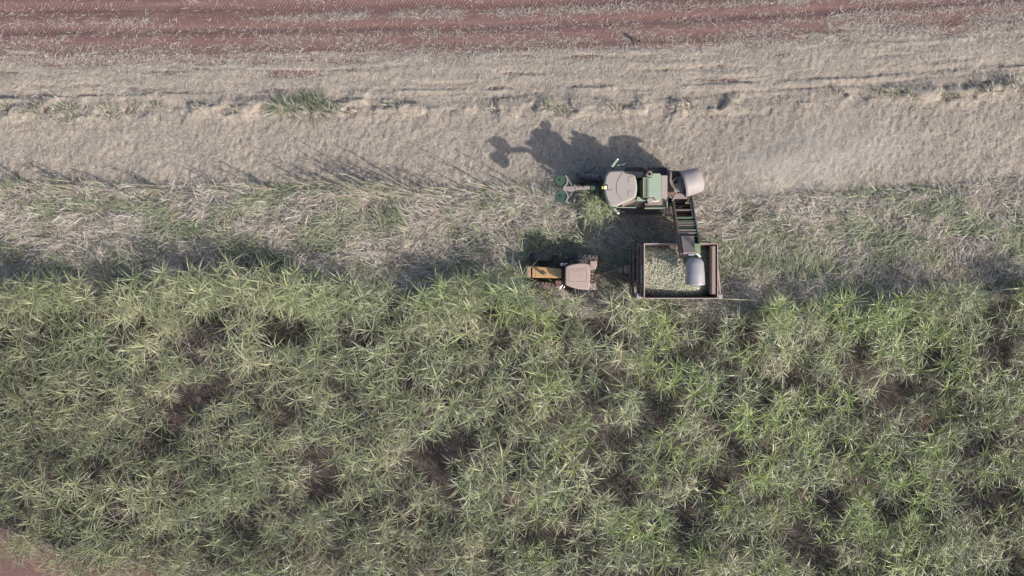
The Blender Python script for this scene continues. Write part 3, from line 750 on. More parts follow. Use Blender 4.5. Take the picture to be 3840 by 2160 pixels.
MB().ring(pc, 0.0, 0.17, 3.182, 3.32).out('cleaner_cap', M['hood'], pcb, bevel=0.02, label='pale round air cleaner cap')
MB().tube([r2(u, v, 2.9) for u, v in [(1640, 700), (1690, 705), (1740, 690)]], 0.035, 8).out('pipe', M['white'], hv)
MB().tube([r2(u, v, 2.85) for u, v in [(1470, 640), (1520, 660), (1560, 680)]], 0.03, 8).out('pipe', M['red'], hv)
MB().prism(xy([r2(u, v, 2.95) for u, v in [(1402, 632), (1440, 636), (1535, 690), (1520, 700), (1402, 700)]]), 2.8, 2.95).out('tool_box', M['green'], hv, bevel=0.02)
# walkway deck on the wagon side with its green edge
dk = MB().prism(xy([r2(u, v, 2.15) for u, v in [(1180, 690), (1850, 640), (1850, 815), (1530, 815), (1520, 700), (1400, 700), (1180, 790)]]), 2.08, 2.15).out('deck', M['shade'], hv)
MB().prism(xy([r2(u, v, 1.6) for u, v in [(1190, 640), (1860, 640), (1860, 800), (1190, 790)]]), 0.9, 2.05).out('side_panel', M['black'], hv)
MB().bar(r2(1515, 810, 2.25), r2(1850, 806, 2.25), 0.06, 0.2).bar(r2(1855, 700, 2.25), r2(1855, 808, 2.25), 0.06, 0.2).out('guard_rail', M['green'], dk, bevel=0.01)
MB().bar(r2(1090, 794, 2.1), r2(1390, 800, 2.1), 0.05, 0.12).out('side_rail', M['green'], dk, bevel=0.01)
MB().prism(xy([r2(u, v, 2.1) for u, v in [(1190, 250), (1500, 260), (1500, 350), (1410, 350), (1300, 300)]]), 2.03, 2.1).out('deck', M['shade'], hv)
MB().prism(xy([r2(u, v, 1.9) for u, v in [(1250, 190), (1850, 190), (1870, 330), (1250, 330)]]), 0.9, 1.9).out('side_panel', M['black'], hv)
# rear frame, hoses, primary extractor
MB().prism(xy([r2(u, v, 2.0) for u, v in [(1862, 240), (2080, 240), (2150, 640), (1862, 650)]]), 0.9, 1.95).out('rear_frame', M['rust'], hv)
MB().prism(xy([r24(u, v, 2.6) for u, v in [(950, 370), (1190, 320), (1285, 640), (985, 720)]]), 2.2, 2.55).out('rear_plate', M['black'], hv, bevel=0.02)
rp = MB().prism(xy([r24(u, v, 2.75) for u, v in [(1085, 710), (1300, 650), (1400, 700), (1415, 1150), (1020, 1160), (1110, 960)]]), 2.45, 2.72).out('rear_cover', M['bare'], hv, bevel=0.02)
MB().bar(r24(1120, 1000, 2.76), r24(1380, 1003, 2.76), 0.05, 0.04).bar(r24(1330, 880, 2.76), r24(1378, 1010, 2.76), 0.06, 0.06).out('bracket', M['black'], rp)
MB().bar(r24(1355, 1060, 2.76), r24(1400, 1120, 2.76), 0.05, 0.05).out('bracket', M['black'], rp)
for pts, r in (([(925, 300), (945, 420), (925, 560), (960, 680), (1040, 800), (1070, 900), (1090, 985)], 0.045), ([(905, 330), (915, 480), (900, 620), (950, 760), (1030, 860), (1060, 960)], 0.035), ([(840, 1080), (900, 1110), (960, 1140)], 0.035), ([(960, 1230), (1010, 1160), (1090, 990)], 0.045), ([(975, 640), (1060, 580), (1150, 510)], 0.03)):
    MB().tube([r24(u, v, 2.85) for u, v in pts], r, 8).out('hose', M['bare'], hv, smooth=True)
mb = MB(); pts = []
for i in range(60):
    t = i / 59; b = r24(1035 + 60 * t, 720 + 150 * t, 2.85); pts.append(b + Vector((0.06 * math.cos(2 * PI * 5 * t), 0.02 * math.cos(2 * PI * 5 * t), 0.06 * math.sin(2 * PI * 5 * t))))
MB().tube(pts, 0.016, 5).out('spring', M['black'], hv)
# primary extractor: round fan housing with a barrel hood blowing to the rear
A = r24(1200, 330, 2.9); Bp = r24(1405, 1095, 2.9); mid = (A + Bp) / 2; wid = (A - Bp).length / 2
across = (A - Bp).normalized(); along = Vector((-across.y, across.x, 0)) * -1
if along.x < 0: along = -along
MB().ring((mid.x + along.x * 0.35, mid.y + along.y * 0.35), 0.0, 0.62, 1.5, 2.6, 28).out('fan_housing', M['bare'], hv)
def hoodfn(u, v):
    th = PI * v; s = u * 1.12
    end = 1 - 0.30 * max(0, (u - 0.45) / 0.55) ** 2
    wv = wid * (1.0 - 0.10 * u * u)
    z = 2.35 + (0.95 * math.sin(th) ** 0.75 + 0.1) * end - 0.10 * u
    bul = 0.16 * math.sin(th) * u
    return mid + along * (s * 0.94 + bul) + across * (wv * math.cos(th)) + Vector((0, 0, z - mid.z))
vs, fs = hull_grid(hoodfn, 10, 22)
exh = solid(add('extractor_hood', vs, fs, M['hood'], hv, smooth=True, label='dusty grey barrel hood at the rear'), 0.03)
MB().bar(A + Vector((0, 0, -0.4)), A + across * -0.35 + Vector((0, 0, 0.25)), 0.05).out('hood_strut', M['bare'], exh)
pts = [hoodfn(0, k / 22) for k in range(23)]
MB().tube(pts, 0.035, 6).out('hood_lip', M['bare'], exh)
# elevator slewed out over the wagon
e0 = r3(835, 60, 1.7); e1 = r3(945, 780, 4.05); ed = (e1 - e0); en = ed.normalized(); es = Vector((en.y, -en.x, 0)).normalized()
if es.x < 0: es = -es
el = MB().ring((e0.x - 0.05, e0.y + 0.45), 0.0, 0.55, 0.8, 1.5, 24).out('elevator', M['rust'], hv)
hw = 0.56
up = es.cross(en).normalized()
if up.z < 0: up = -up
def E(t, s, h=0.0): return e0 + ed * t + es * s + up * h
MB().bar(E(-0.05, -hw, 0.1), E(1.02, -hw, 0.1), 0.09, 0.55, up).out('side_plate', M['rust'], el)
MB().bar(E(-0.05, hw, 0.1), E(0.93, hw, 0.1), 0.09, 0.55, up).out('side_plate', M['dgreen'], el)
MB().bar(E(-0.02, hw - 0.12, 0.32), E(0.36, hw - 0.12, 0.32), 0.10, 0.08, up).out('side_rail', M['rust'], el)
MB().bar(E(-0.05, -hw - 0.1, 0.36), E(0.98, -hw - 0.1, 0.36), 0.07, 0.08, up).out('side_rail', M['black'], el)
MB().bar(E(-0.05, hw + 0.02, 0.38), E(0.62, hw + 0.02, 0.38), 0.05, 0.05, up).out('side_rail', M['greyhood'], el)
MB().bar(E(0.0, 0, -0.18), E(1.0, 0, -0.18), 2 * hw - 0.1, 0.04, up).out('floor', M['black'], el)
MB().bar(E(0.42, 0, -0.10), E(0.74, 0, -0.10), 2 * hw - 0.2, 0.05, up).out('chute_floor', M['bare'], el)
for t in (0.07, 0.13, 0.19, 0.25, 0.31, 0.37):
    MB().bar(E(t, -hw + 0.06, -0.05), E(t, hw - 0.06, -0.05), 0.05, 0.12, up).out('slat', M['rust'], el)
for t, w_, mt in ((0.0, 0.10, 'rust'), (0.225, 0.07, 'bare'), (0.37, 0.11, 'mgreen'), (0.43, 0.05, 'mgreen'), (0.465, 0.09, 'shade'), (0.51, 0.09, 'shade'), (0.555, 0.05, 'dgreen'), (0.60, 0.10, 'shade'), (0.65, 0.09, 'shade'), (0.71, 0.06, 'dgreen')):
    MB().bar(E(t, -hw + 0.03, 0.34), E(t, hw - 0.03, 0.34), w_, 0.05, up).out('cross_bar', M[mt], el)
MB().bar(E(0.12, -0.3, -0.02), E(0.12, -0.05, 0.12), 0.07).bar(E(0.15, 0.05, 0), E(0.18, 0.3, 0.1), 0.07).out('conveyor_flight', M['bare'], el)
# elevator head: green side plate, motor box, flap, and the grey secondary extractor hood
MB().bar(E(0.72, -0.1, 0.20), E(1.02, -0.1, 0.20), 0.75, 0.5, up).out('head_box', M['hose'], el, bevel=0.03)
q = xy([r3(u, v, 4.3) for u, v in [(1000, 612), (1082, 612), (1082, 770), (1010, 770)]])
MB().prism(q, 4.12, 4.3).out('head_plate', M['mgreen'], el, bevel=0.02)
q = xy([r3(u, v, 4.0) for u, v in [(830, 700), (930, 730), (925, 880), (865, 880)]])
MB().prism(q, 3.75, 3.95).out('head_plate', M['mgreen'], el, bevel=0.02)
MB().bar(r3(925, 765, 4.4), r3(990, 765, 4.4), 0.08, 0.10).bar(r3(1030, 745, 4.35), r3(1085, 790, 4.35), 0.08, 0.10).out('bracket', M['white'], el)
h0 = r3(1000, 800, 4.3); h1 = r3(1015, 1150, 4.3); hd = (h1 - h0); hs = Vector((1, 0, 0))
def hood2(u, v):
    th = PI * v; wv = 0.50 + 0.07 * u
    if u < 0.22: wv *= 0.62 + 0.38 * math.sin(PI / 2 * u / 0.22)
    zz = (0.55 + 0.05 * u) * (math.sin(PI / 2 * min(1, (u + 0.12) / 0.4)) ** 0.6) * math.sin(th) ** 0.8 - 0.30 * max(0, u - 0.6)
    bul = -0.10 * math.sin(th) * max(0, u - 0.5) * 2
    return h0 + hd * u + hs * (-wv * math.cos(th)) + Vector((0, bul, zz))
vs, fs = hull_grid(hood2, 16, 22)
solid(add('secondary_extractor_hood', vs, fs, M['greyhood'], el, smooth=True, label='smooth grey barrel hood over the wagon'), 0.03)
MB().ring((h0.x + 0.1, h0.y - 0.7), 0.3, 0.45, 3.9, 4.32, 24).out('fan_ring', M['dgreen'], el)
MB().bar(E(0.55, -0.62, 0.0), E(0.98, -0.58, 0.15), 0.05).out('lift_cylinder', M['bare'], el)

# ---------------------------------------------------------------- the cane wagon
rz_ = 3.4
TL = W(2416, 914, rz_); TR = W(2691, 920, rz_); BR = W(2691, 1119, rz_); BL = W(2415, 1118, rz_)
O = Vector(((TL.x + BR.x) / 2, (TL.y + BR.y) / 2, 0))
wg = empty('cane_wagon', O)
tag(wg, 'rusty brown tipping wagon half full of chopped cane', 'wagon')
x0, x1 = TL.x, TR.x; y1, y0 = TL.y, BR.y
zf = 1.25
MB().box(x0 + 0.05, x1 - 0.05, y0 + 0.25, y1 - 0.25, zf - 0.08, zf).out('floor', M['rust'], wg)
# slatted sides: separate steel panels
nP = 6
for i in range(nP):
    a = x0 + (x1 - x0) * i / nP + 0.012; b = x0 + (x1 - x0) * (i + 1) / nP - 0.012
    MB().put([(a, y0, rz_ - 0.06), (b, y0, rz_ - 0.06), (b, y0 + 0.22, zf), (a, y0 + 0.22, zf), (a, y0 + 0.03, rz_ - 0.06), (b, y0 + 0.03, rz_ - 0.06), (b, y0 + 0.25, zf), (a, y0 + 0.25, zf)], [(0, 1, 2, 3), (7, 6, 5, 4), (0, 4, 5, 1), (3, 2, 6, 7), (0, 3, 7, 4), (1, 5, 6, 2)]).out('side_panel', M['rust'], wg)
    MB().put([(a, y1, rz_ - 0.06), (b, y1, rz_ - 0.06), (b, y1 - 0.22, zf), (a, y1 - 0.22, zf), (a, y1 - 0.03, rz_ - 0.06), (b, y1 - 0.03, rz_ - 0.06), (b, y1 - 0.25, zf), (a, y1 - 0.25, zf)], [(3, 2, 1, 0), (4, 5, 6, 7), (1, 5, 4, 0), (7, 6, 2, 3), (4, 7, 3, 0), (2, 6, 5, 1)]).out('side_panel', M['rust'], wg)
for i in range(5):
    a = y0 + 0.04 + (y1 - y0 - 0.08) * i / 5 + 0.012; b = y0 + 0.04 + (y1 - y0 - 0.08) * (i + 1) / 5 - 0.012
    MB().box(x0 - 0.02, x0 + 0.02, a, b, zf, rz_ - 0.06).out('front_panel', M['rust'], wg)
    MB().box(x1 - 0.02, x1 + 0.02, a, b, zf, rz_ - 0.06).out('rear_panel', M['board'], wg)
t = 0.028
MB().box(x0 - t, x1 + t, y0 - t, y0 + t, rz_ - 0.06, rz_ + 0.03).out('rim_bar', M['rim'], wg, bevel=0.01)
MB().box(x0 - t, x1 + t, y1 - t, y1 + t, rz_ - 0.06, rz_ + 0.03).out('rim_bar', M['rim'], wg, bevel=0.01)
MB().box(x0 - t, x0 + t, y0 + t + 0.003, y1 - t - 0.003, rz_ - 0.06, rz_ + 0.027).out('rim_bar', M['rim'], wg, bevel=0.01)
MB().box(x1 - t, x1 + t, y0 + t + 0.003, y1 - t - 0.003, rz_ - 0.06, rz_ + 0.027).out('rim_bar', M['rim'], wg, bevel=0.01)
# inside of the rear wall: posts and rails
MB().box(x1 - 0.30, x1 - 0.10, y0 + 0.25, y1 - 0.12, 3.30, 3.345).out('wall_rail', M['board'], wg)
MB().box(x1 - 0.36, x1 - 0.31, y0 + 0.25, y1 - 0.12, 2.75, 3.30).out('wall_rail', M['board'], wg)
for a in (r3(1105, 790, 2.8), r3(1130, 935, 2.8), r3(1135, 1065, 2.8)):
    MB().bar(a, Vector((x1 - 0.32, a.y - 0.42, 3.22)), 0.05, 0.05).out('cross_brace', M['rust'], wg)
MB().bar(r3(1220, 660, 3.3), r3(1270, 645, 3.35), 0.06).out('cross_brace', M['rust'], wg)
# front lift frame: beams stacked outwards and down
for dx, z_, wd, mt in ((-0.13, 3.05, 0.12, 'rust'), (-0.26, 2.6, 0.14, 'rust'), (-0.20, 2.05, 0.12, 'black'), (-0.46, 2.1, 0.10, 'rust'), (-0.60, 1.75, 0.08, 'rust'), (-0.38, 1.35, 0.16, 'black')):
    MB().box(x0 + dx - wd / 2, x0 + dx + wd / 2, y0 + 0.08, y1 - 0.02, z_ - 0.06, z_ + 0.06).out('front_beam', M[mt], wg, bevel=0.01)
MB().box(x0 - 0.16, x0 - 0.09, y0 + 0.85, y0 + 1.95, 3.12, 3.22).out('front_beam', M['rim'], wg, bevel=0.01)
for dy in (0.12, 0.75, 1.55, 2.4, 3.05):
    MB().bar((x0 - 0.03, y0 + dy, 3.3), (x0 - 0.55, y0 + dy, 1.2), 0.07, 0.07).out('front_post', M['rust'], wg)
for px_, py_ in ((2396, 1109), (2702, 1113)):
    c = W(px_, py_, 3.0); MB().box(c.x - 0.12, c.x + 0.12, c.y - 0.14, c.y + 0.14, 0.9, 3.0).out('corner_post', M['rim'], wg, bevel=0.02)
for px_, py_ in ((2700, 914), (2398, 918)):
    c = W(px_, py_, 2.7); MB().box(c.x - 0.08, c.x + 0.08, c.y - 0.1, c.y + 0.1, 0.9, 2.7).out('corner_post', M['rust'], wg, bevel=0.02)
MB().bar(W(2693, 1010, 3.0), W(2701, 1100, 2.6), 0.07).out('rear_brace', M['board'], wg)
MB().bar(W(2624, 905, 3.2), W(2650, 907, 3.2), 0.06).bar(W(2650, 907, 3.2), W(2690, 918, 3.2), 0.06).out('rear_brace', M['rust'], wg)
MB().box(x0 + 0.1, x1 - 0.1, y0 + 0.75, y0 + 0.95, 0.85, 1.16).box(x0 + 0.1, x1 - 0.1, y1 - 0.95, y1 - 0.75, 0.85, 1.16).out('chassis', M['rust'], wg)
def tyre(name, c, r, w, mat, parent, lugs=18, rimm='rust', lug=0.035):
    hw_ = w / 2
    mb = MB().wheel(c, [(-hw_ * 0.8, r * 0.58), (-hw_, r * 0.72), (-hw_ * 0.97, r * 0.9), (-hw_ * 0.7, r * 0.97), (0, r), (hw_ * 0.7, r * 0.97), (hw_ * 0.97, r * 0.9), (hw_, r * 0.72), (hw_ * 0.8, r * 0.58)])
    for k in range(lugs):
        for sg in (1, -1):
            a = 2 * PI * (k + (0.5 if sg < 0 else 0)) / lugs; b = a + sg * 0 - 0.16
            p = Vector((c[0] + r * 1.0 * math.cos(a), c[1] + sg * 0.02, c[2] + r * 1.0 * math.sin(a)))
            q = Vector((c[0] + r * 0.965 * math.cos(b), c[1] + sg * hw_ * 0.95, c[2] + r * 0.965 * math.sin(b)))
            mb.bar(p, q, 0.055, 2 * lug, (math.cos(a), 0, math.sin(a)))
    o = mb.out(name, mat, parent)
    MB().wheel(c, [(-hw_ * 0.5, r * 0.2), (-hw_ * 0.55, r * 0.57), (hw_ * 0.55, r * 0.57), (hw_ * 0.5, r * 0.2)], 24).out('rim', M[rimm], o)
    return o
for xx in (x0 + 1.35, x0 + 2.75):
    for yy in (y0 + 0.45, y1 - 0.45): tyre('wheel', (xx, yy, 0.52), 0.52, 0.5, M['rubber'], wg)
db = MB().bar((x0 - 0.1, (y0 + y1) / 2 + 0.25, 0.8), W(2262, 1023, 0.6), 0.14, 0.16).bar((x0 - 0.1, (y0 + y1) / 2 - 0.4, 0.8), W(2290, 1024, 0.6), 0.10, 0.12).out('drawbar', M['rust'], wg, bevel=0.02)
c = W(2352, 1010, 1.1); MB().box(c.x - 0.19, c.x + 0.19, c.y - 0.24, c.y + 0.24, 0.85, 1.1).out('hydraulic_tank', M['croof'], db, bevel=0.04)
c = W(2326, 1012, 0.95); MB().box(c.x - 0.13, c.x + 0.13, c.y - 0.16, c.y + 0.16, 0.75, 0.95).out('valve_block', M['bare'], db, bevel=0.03)
MB().tube([W(2262, 1022, 0.7), W(2290, 1018, 0.9), W(2318, 1008, 1.0)], 0.03, 6).out('hose', M['hose'], db)

# chopped cane heaped in the wagon
rs = np.random.RandomState(77)
def heap_h(X, Y):
    fx = (X - x0) / (x1 - x0); fy = (Y - y0) / (y1 - y0)
    h = 2.72 + 0.35 * np.exp(-((fx - 0.62) / 0.33) ** 2 - ((fy - 0.42) / 0.35) ** 2)
    h = h - 0.75 * sstep(0.20, 0.0, fy + 0.05 * (1 - ((fx - 0.5) / 0.5) ** 2) - 0.02) - 0.25 * sstep(0.85, 1.0, fy) - 0.75 * sstep(0.72, 1.0, fx)
    return h + 0.10 * (fbm(X * 3, Y * 3, 95, 3) - 0.5)
gx = np.linspace(x0 + 0.03, x1 - 0.03, 60); gy = np.linspace(y0 + 0.12, y1 - 0.12, 46)
X, Y = np.meshgrid(gx, gy); Z = heap_h(X, Y)
hb = np.stack([X, Y, Z], -1).reshape(-1, 3)
i = np.arange(45)[:, None] * 60 + np.arange(59)[None, :]
Qh = np.stack([i, i + 1, i + 61, i + 60], -1).reshape(-1, 4)
pts = [(hb, Qh, np.tile([[0.30, 0.28, 0.19]], (len(hb), 1)))]
nb = 5200
bx_ = rs.uniform(x0 + 0.08, x1 - 0.08, nb); by_ = rs.uniform(y0 + 0.16, y1 - 0.16, nb); bz_ = heap_h(bx_, by_) + rs.uniform(-0.01, 0.06, nb)
ba = rs.uniform(0, 2 * PI, nb); be = rs.normal(0, 0.3, nb); bl_ = rs.uniform(0.10, 0.22, nb)
BC = np.array([[0.46, 0.45, 0.33], [0.52, 0.51, 0.39], [0.41, 0.41, 0.28], [0.56, 0.54, 0.43], [0.35, 0.36, 0.23], [0.47, 0.42, 0.33]])
d = np.stack([np.cos(ba) * np.cos(be), np.sin(ba) * np.cos(be), np.sin(be)], 1); u = np.stack([-np.sin(ba), np.cos(ba), 0 * ba], 1); v = np.cross(d, u)
c = np.stack([bx_, by_, bz_], 1); rad = rs.uniform(0.014, 0.022, nb)[:, None]
ringv = []
for s in (-0.5, 0.5):
    for k in range(5):
        a = 2 * PI * k / 5; ringv.append(c + d * (bl_ * s)[:, None] + rad * (u * math.cos(a) + v * math.sin(a)))
Vb = np.stack(ringv, 1).reshape(-1, 3); b0 = (np.arange(nb) * 10)[:, None]
Qb = np.concatenate([np.concatenate([b0 + k, b0 + (k + 1) % 5, b0 + 5 + (k + 1) % 5, b0 + 5 + k], 1)[:, None, :] for k in range(5)], 1).reshape(-1, 4)
Cb = np.repeat(BC[rs.randint(0, 6, nb)] * np.array([1.12, 1.08, 1.1]) * (0.85 + 0.3 * rs.rand(nb, 1)), 10, 0)
pts.append((Vb, Qb, Cb))
ng = 900
gxx = rs.uniform(x0 + 0.1, x1 - 0.3, ng); gyy = rs.uniform(y0 + 0.3, y1 - 0.2, ng)
pts.append(blades(np.stack([gxx, gyy, heap_h(gxx, gyy) + 0.05], 1), rs.uniform(0, 2 * PI, ng), rs.normal(0.1, 0.2, ng), rs.uniform(0, 0.5, ng), rs.uniform(0.15, 0.4, ng), rs.uniform(0.02, 0.04, ng), GREEN[rs.randint(0, 5, ng)] * 1.1, 2))
V, Q, C = merge(pts)
tag(obj_np('chopped_cane', V, Q, C, M['billet']), 'heap of pale chopped cane pieces filling the wagon', 'chopped cane', kind='stuff')

# ---------------------------------------------------------------- the tractor (built about its own middle, nose to -x)
O = Vector((0, 0, 0))
TC = W(2130, 1027, 0); TRZ = -math.radians(4.5)
tr = empty('farm_tractor', TC, TRZ)
tag(tr, 'yellow tractor with dusty beige cab roof pulling the cane wagon', 'tractor')
Ri = Matrix.Rotation(-TRZ, 3, 'Z')
def T(u, v, z): return Ri @ (W(1930 + u * 0.18245, 900 + v * 0.18245, z) - TC)
hz = 1.85
hbx = xy([T(u, v, hz) for u, v in [(340, 535), (600, 548), (985, 590), (985, 785), (600, 778), (340, 772)]])
bon = MB().prism(hbx, 1.0, hz, 0.95).out('bonnet', M['yellow'], tr, bevel=0.06)
nos = MB().prism(xy([T(u, v, hz) for u, v in [(246, 560), (262, 530), (335, 533), (335, 773), (262, 768), (246, 740)]]), 0.9, hz - 0.06, 0.93).out('grille', M['nose'], bon, bevel=0.05)
MB().bar(T(432, 545, hz + 0.004), T(432, 765, hz + 0.004), 0.02, 0.012).out('panel_seam', M['nose'], bon)
for u, v in ((825, 635), (878, 712)):
    MB().ring(T(u, v, hz), 0.0, 0.028, hz - 0.01, hz + 0.03, 10).out('filler_cap', M['black'], bon)
ep = T(600, 705, hz)
exs = MB().ring(ep, 0.03, 0.042, hz - 0.02, 2.75, 12).out('exhaust_pipe', M['bare'], tr)
MB().ring(ep, 0.043, 0.085, hz + 0.1, 2.35, 12).out('muffler', M['bare'], exs)
pcn = T(650, 690, hz)
MB().ring(pcn, 0.0, 0.05, hz - 0.02, hz + 0.22, 12).out('air_cleaner', M['greyhood'], tr)
MB().box(-2.0, 1.2, -0.28, 0.28, 0.55, 1.0).out('engine_block', M['black'], tr)
MB().box(-2.12, -1.9, -0.42, 0.42, 0.62, 0.85).out('front_weight', M['rust'], tr, bevel=0.03)
MB().bar(T(222, 520, 1.0), T(218, 770, 1.0), 0.07, 0.3).out('front_guard', M['nose'], tr, bevel=0.02)
fz = 0.66
for v, mt in ((352, 'rubber'), (940, 'muddy')):
    c = T(572, v, 1.15); tyre('front_wheel', (c.x, c.y, fz), 0.69, 0.46, M[mt], tr, 18, 'yellow', 0.04)
    MB().bar((c.x, c.y * 0.75, fz), (c.x, 0, fz), 0.14).out('front_axle', M['black'], tr)
for sg in (1, -1):
    cx = T(1450, 740, 1.2).x; tyre('rear_wheel', (cx, sg * 1.0, 0.82), 0.84, 0.5, M['rubber'], tr, 20, 'yellow', 0.045)
MB().bar((cx, -0.9, 0.82), (cx, 0.9, 0.82), 0.22).out('rear_axle', M['black'], tr)
rz2 = 2.75
roofp = [(1038, 600), (1052, 545), (1092, 520), (1200, 492), (1350, 470), (1450, 472), (1530, 490), (1562, 560), (1560, 740), (1552, 930), (1532, 1012), (1500, 1026), (1390, 1022), (1280, 1005), (1180, 980), (1060, 930), (1036, 905), (1034, 750)]
rp_ = xy([T(u, v, rz2) for u, v in roofp]); rcx = sum(p[0] for p in rp_) / len(rp_); rcy = sum(p[1] for p in rp_) / len(rp_)
cb = MB().prism(sc2(rp_, 0.84), 1.35, 2.58, 1.06).out('cab', M['glass'], tr, bevel=0.03)
MB().prism(rp_, 2.56, rz2, 0.97).out('roof', M['croof'], cb, bevel=0.05)
ins = [T(u, v, rz2) for u, v in [(1085, 590), (1480, 590), (1482, 860), (1088, 868)]]
rib = MB()
for a, b in zip(ins, ins[1:] + ins[:1]): rib.bar(a + Vector((0, 0, 0.004)), b + Vector((0, 0, 0.004)), 0.05, 0.03)
rib.out('roof_rib', M['croof'], cb, bevel=0.01)
ins = [T(u, v, rz2) for u, v in [(1112, 615), (1455, 612), (1458, 842), (1115, 848)]]
MB().prism(xy(ins), rz2 - 0.002, rz2 + 0.022, 0.985).out('roof_panel', M['croof'], cb, bevel=0.012)
for v in (655, 705, 755):
    MB().bar(T(1180, v, rz2 + 0.026), T(1400, v, rz2 + 0.026), 0.03, 0.012).out('roof_rib', M['croof'], cb)
MB().bar(T(1050, 570, rz2 - 0.01), T(1050, 890, rz2 - 0.01), 0.035, 0.03).out('roof_trim', M['rubber'], cb)
MB().prism(xy([T(u, v, 1.75) for u, v in [(1545, 420), (1640, 425), (1690, 420), (1694, 520), (1660, 615), (1545, 590)]]), 1.55, 1.75).out('fender', M['croof'], tr, bevel=0.06)
MB().prism(xy([T(u, v, 1.75) for u, v in [(1480, 885), (1660, 880), (1668, 960), (1700, 970), (1698, 1028), (1480, 1032)]]), 1.55, 1.75).out('fender', M['croof'], tr, bevel=0.06)
MB().prism(xy([T(u, v, 1.7) for u, v in [(1180, 400), (1545, 380), (1545, 460), (1180, 470)]]), 1.5, 1.68).out('fender', M['black'], tr, bevel=0.05)
for a, b, cc in (((968, 492), (1090, 482), 2.3), ((985, 522), (1055, 505), 2.25), ((935, 990), (985, 925), 2.3), ((1000, 990), (1030, 955), 2.25)):
    MB().tube([T(*a, cc), T(*b, cc)], 0.025, 8).out('mirror_arm', M['chrome'], tr)
for u, v in ((960, 500), (930, 985)):
    c = T(u, v, 2.25); MB().box(c.x - 0.03, c.x + 0.03, c.y - 0.09, c.y + 0.09, 2.1, 2.4).out('mirror', M['white'], tr, bevel=0.01)
MB().prism(xy([T(u, v, 1.2) for u, v in [(880, 360), (1150, 370), (1150, 470), (880, 480)]]), 0.75, 1.2).out('fuel_tank', M['black'], tr, bevel=0.05)
MB().prism(xy([T(u, v, 0.8) for u, v in [(830, 830), (1000, 830), (1000, 960), (850, 960)]]), 0.5, 0.8).out('step', M['rust'], tr, bevel=0.03)
for v in (610, 690, 770, 830):
    MB().bar(T(1550, v, 1.1), T(1605, v + 5, 0.95), 0.07, 0.14).out('hitch_arm', M['board'], tr)
MB().bar(T(1560, 720, 0.6), T(1780, 730, 0.6), 0.10, 0.10).out('drawbar', M['rust'], tr)

# ---------------------------------------------------------------- tall leaning canes along the cut edge
def lean_cane(X, Y, az, lean, length, seed, label):
    rs = np.random.RandomState(seed)
    z0_ = base_z(X, Y); e = empty('leaning_cane', (X, Y, z0_))
    pts = []
    for i in range(7):
        t = i / 6; a = lean * (0.55 + 0.6 * t)
        pts.append((math.cos(az) * math.sin(a) * length * t, math.sin(az) * math.sin(a) * length * t, math.cos(a) * length * t))
    sv = tube_np(pts, [0.030, 0.029, 0.028, 0.026, 0.024, 0.018, 0.008], np.array([0.25, 0.215, 0.16]) * rs.uniform(0.8, 1.2), 6)
    tag(e, label, 'cane', 'tall canes leaning along the cut edge')
    st = obj_np('stalk', *sv, M['stalk'], e)
    n = rs.randint(9, 15); P = np.array(pts)[rs.randint(2, 7, n)]
    lv = blades(P, az + rs.normal(0, 0.5, n), rs.uniform(-0.1, 0.7, n), rs.uniform(0.3, 1.2, n), rs.uniform(0.35, 0.8, n), rs.uniform(0.03, 0.045, n), np.where(rs.rand(n, 1) < 0.5, GREEN[rs.randint(0, 5, n)], tan_cols(n, rs=rs)), 3)
    obj_np('crown', *lv, M['leaf'], st)
rs = np.random.RandomState(31)
def cane_group(n, pxa, pxb, lmin, lmax, label, lean=(0.25, 0.62)):
    for k in range(n):
        X = W(rs.uniform(pxa, pxb), 0).x; Y = float(lodge_top(X)) + rs.uniform(-0.9, 0.1)
        lean_cane(X, Y, PI + rs.normal(0.0, 0.16), rs.uniform(*lean), rs.uniform(lmin, lmax), rs.randint(1 << 30), label)
cane_group(20, 1330, 1610, 1.6, 3.9, 'tall bare cane in the dense leaning bunch on the cut edge')
cane_group(8, 1150, 1330, 1.2, 2.4, 'shorter bare cane leaning at the sparse end of the dense bunch')
cane_group(9, 1640, 2010, 1.6, 3.5, 'bare cane leaning just ahead of the harvester topper')
cane_group(8, 250, 420, 1.0, 2.0, 'bare cane leaning in the short thin bunch beside the pale strip')
cane_group(5, 490, 640, 1.2, 1.9, 'lone bare cane leaning over the pale strip between two bunches')
cane_group(8, 820, 1100, 1.0, 2.2, 'bare cane leaning in the loose bunch beside the pale strip')
cane_group(6, -30, 200, 1.0, 2.0, 'bare cane leaning at the end of the cut edge')

# cane being drawn into the throat of the harvester
for k, (px, py, sc, var) in enumerate(((2160, 755, 0.8, 0), (2190, 780, 0.8, 4), (2226, 770, 0.8, 1), (2220, 805, 0.75, 2), (2180, 735, 0.7, 3))):
    p = W(px, py, 0); cane_plant(p.x, p.y, var, 1.3 * k, sc, ['cane plant with wide green leaves under the harvester topper', 'low green cane plant beside the harvester cab', 'cut cane plant leaning into the harvester throat', 'cane plant leaning against the outer crop divider', 'cane plant drawn in under the topper boom'][k], 'cane entering the harvester', (-0.6, 0.35))

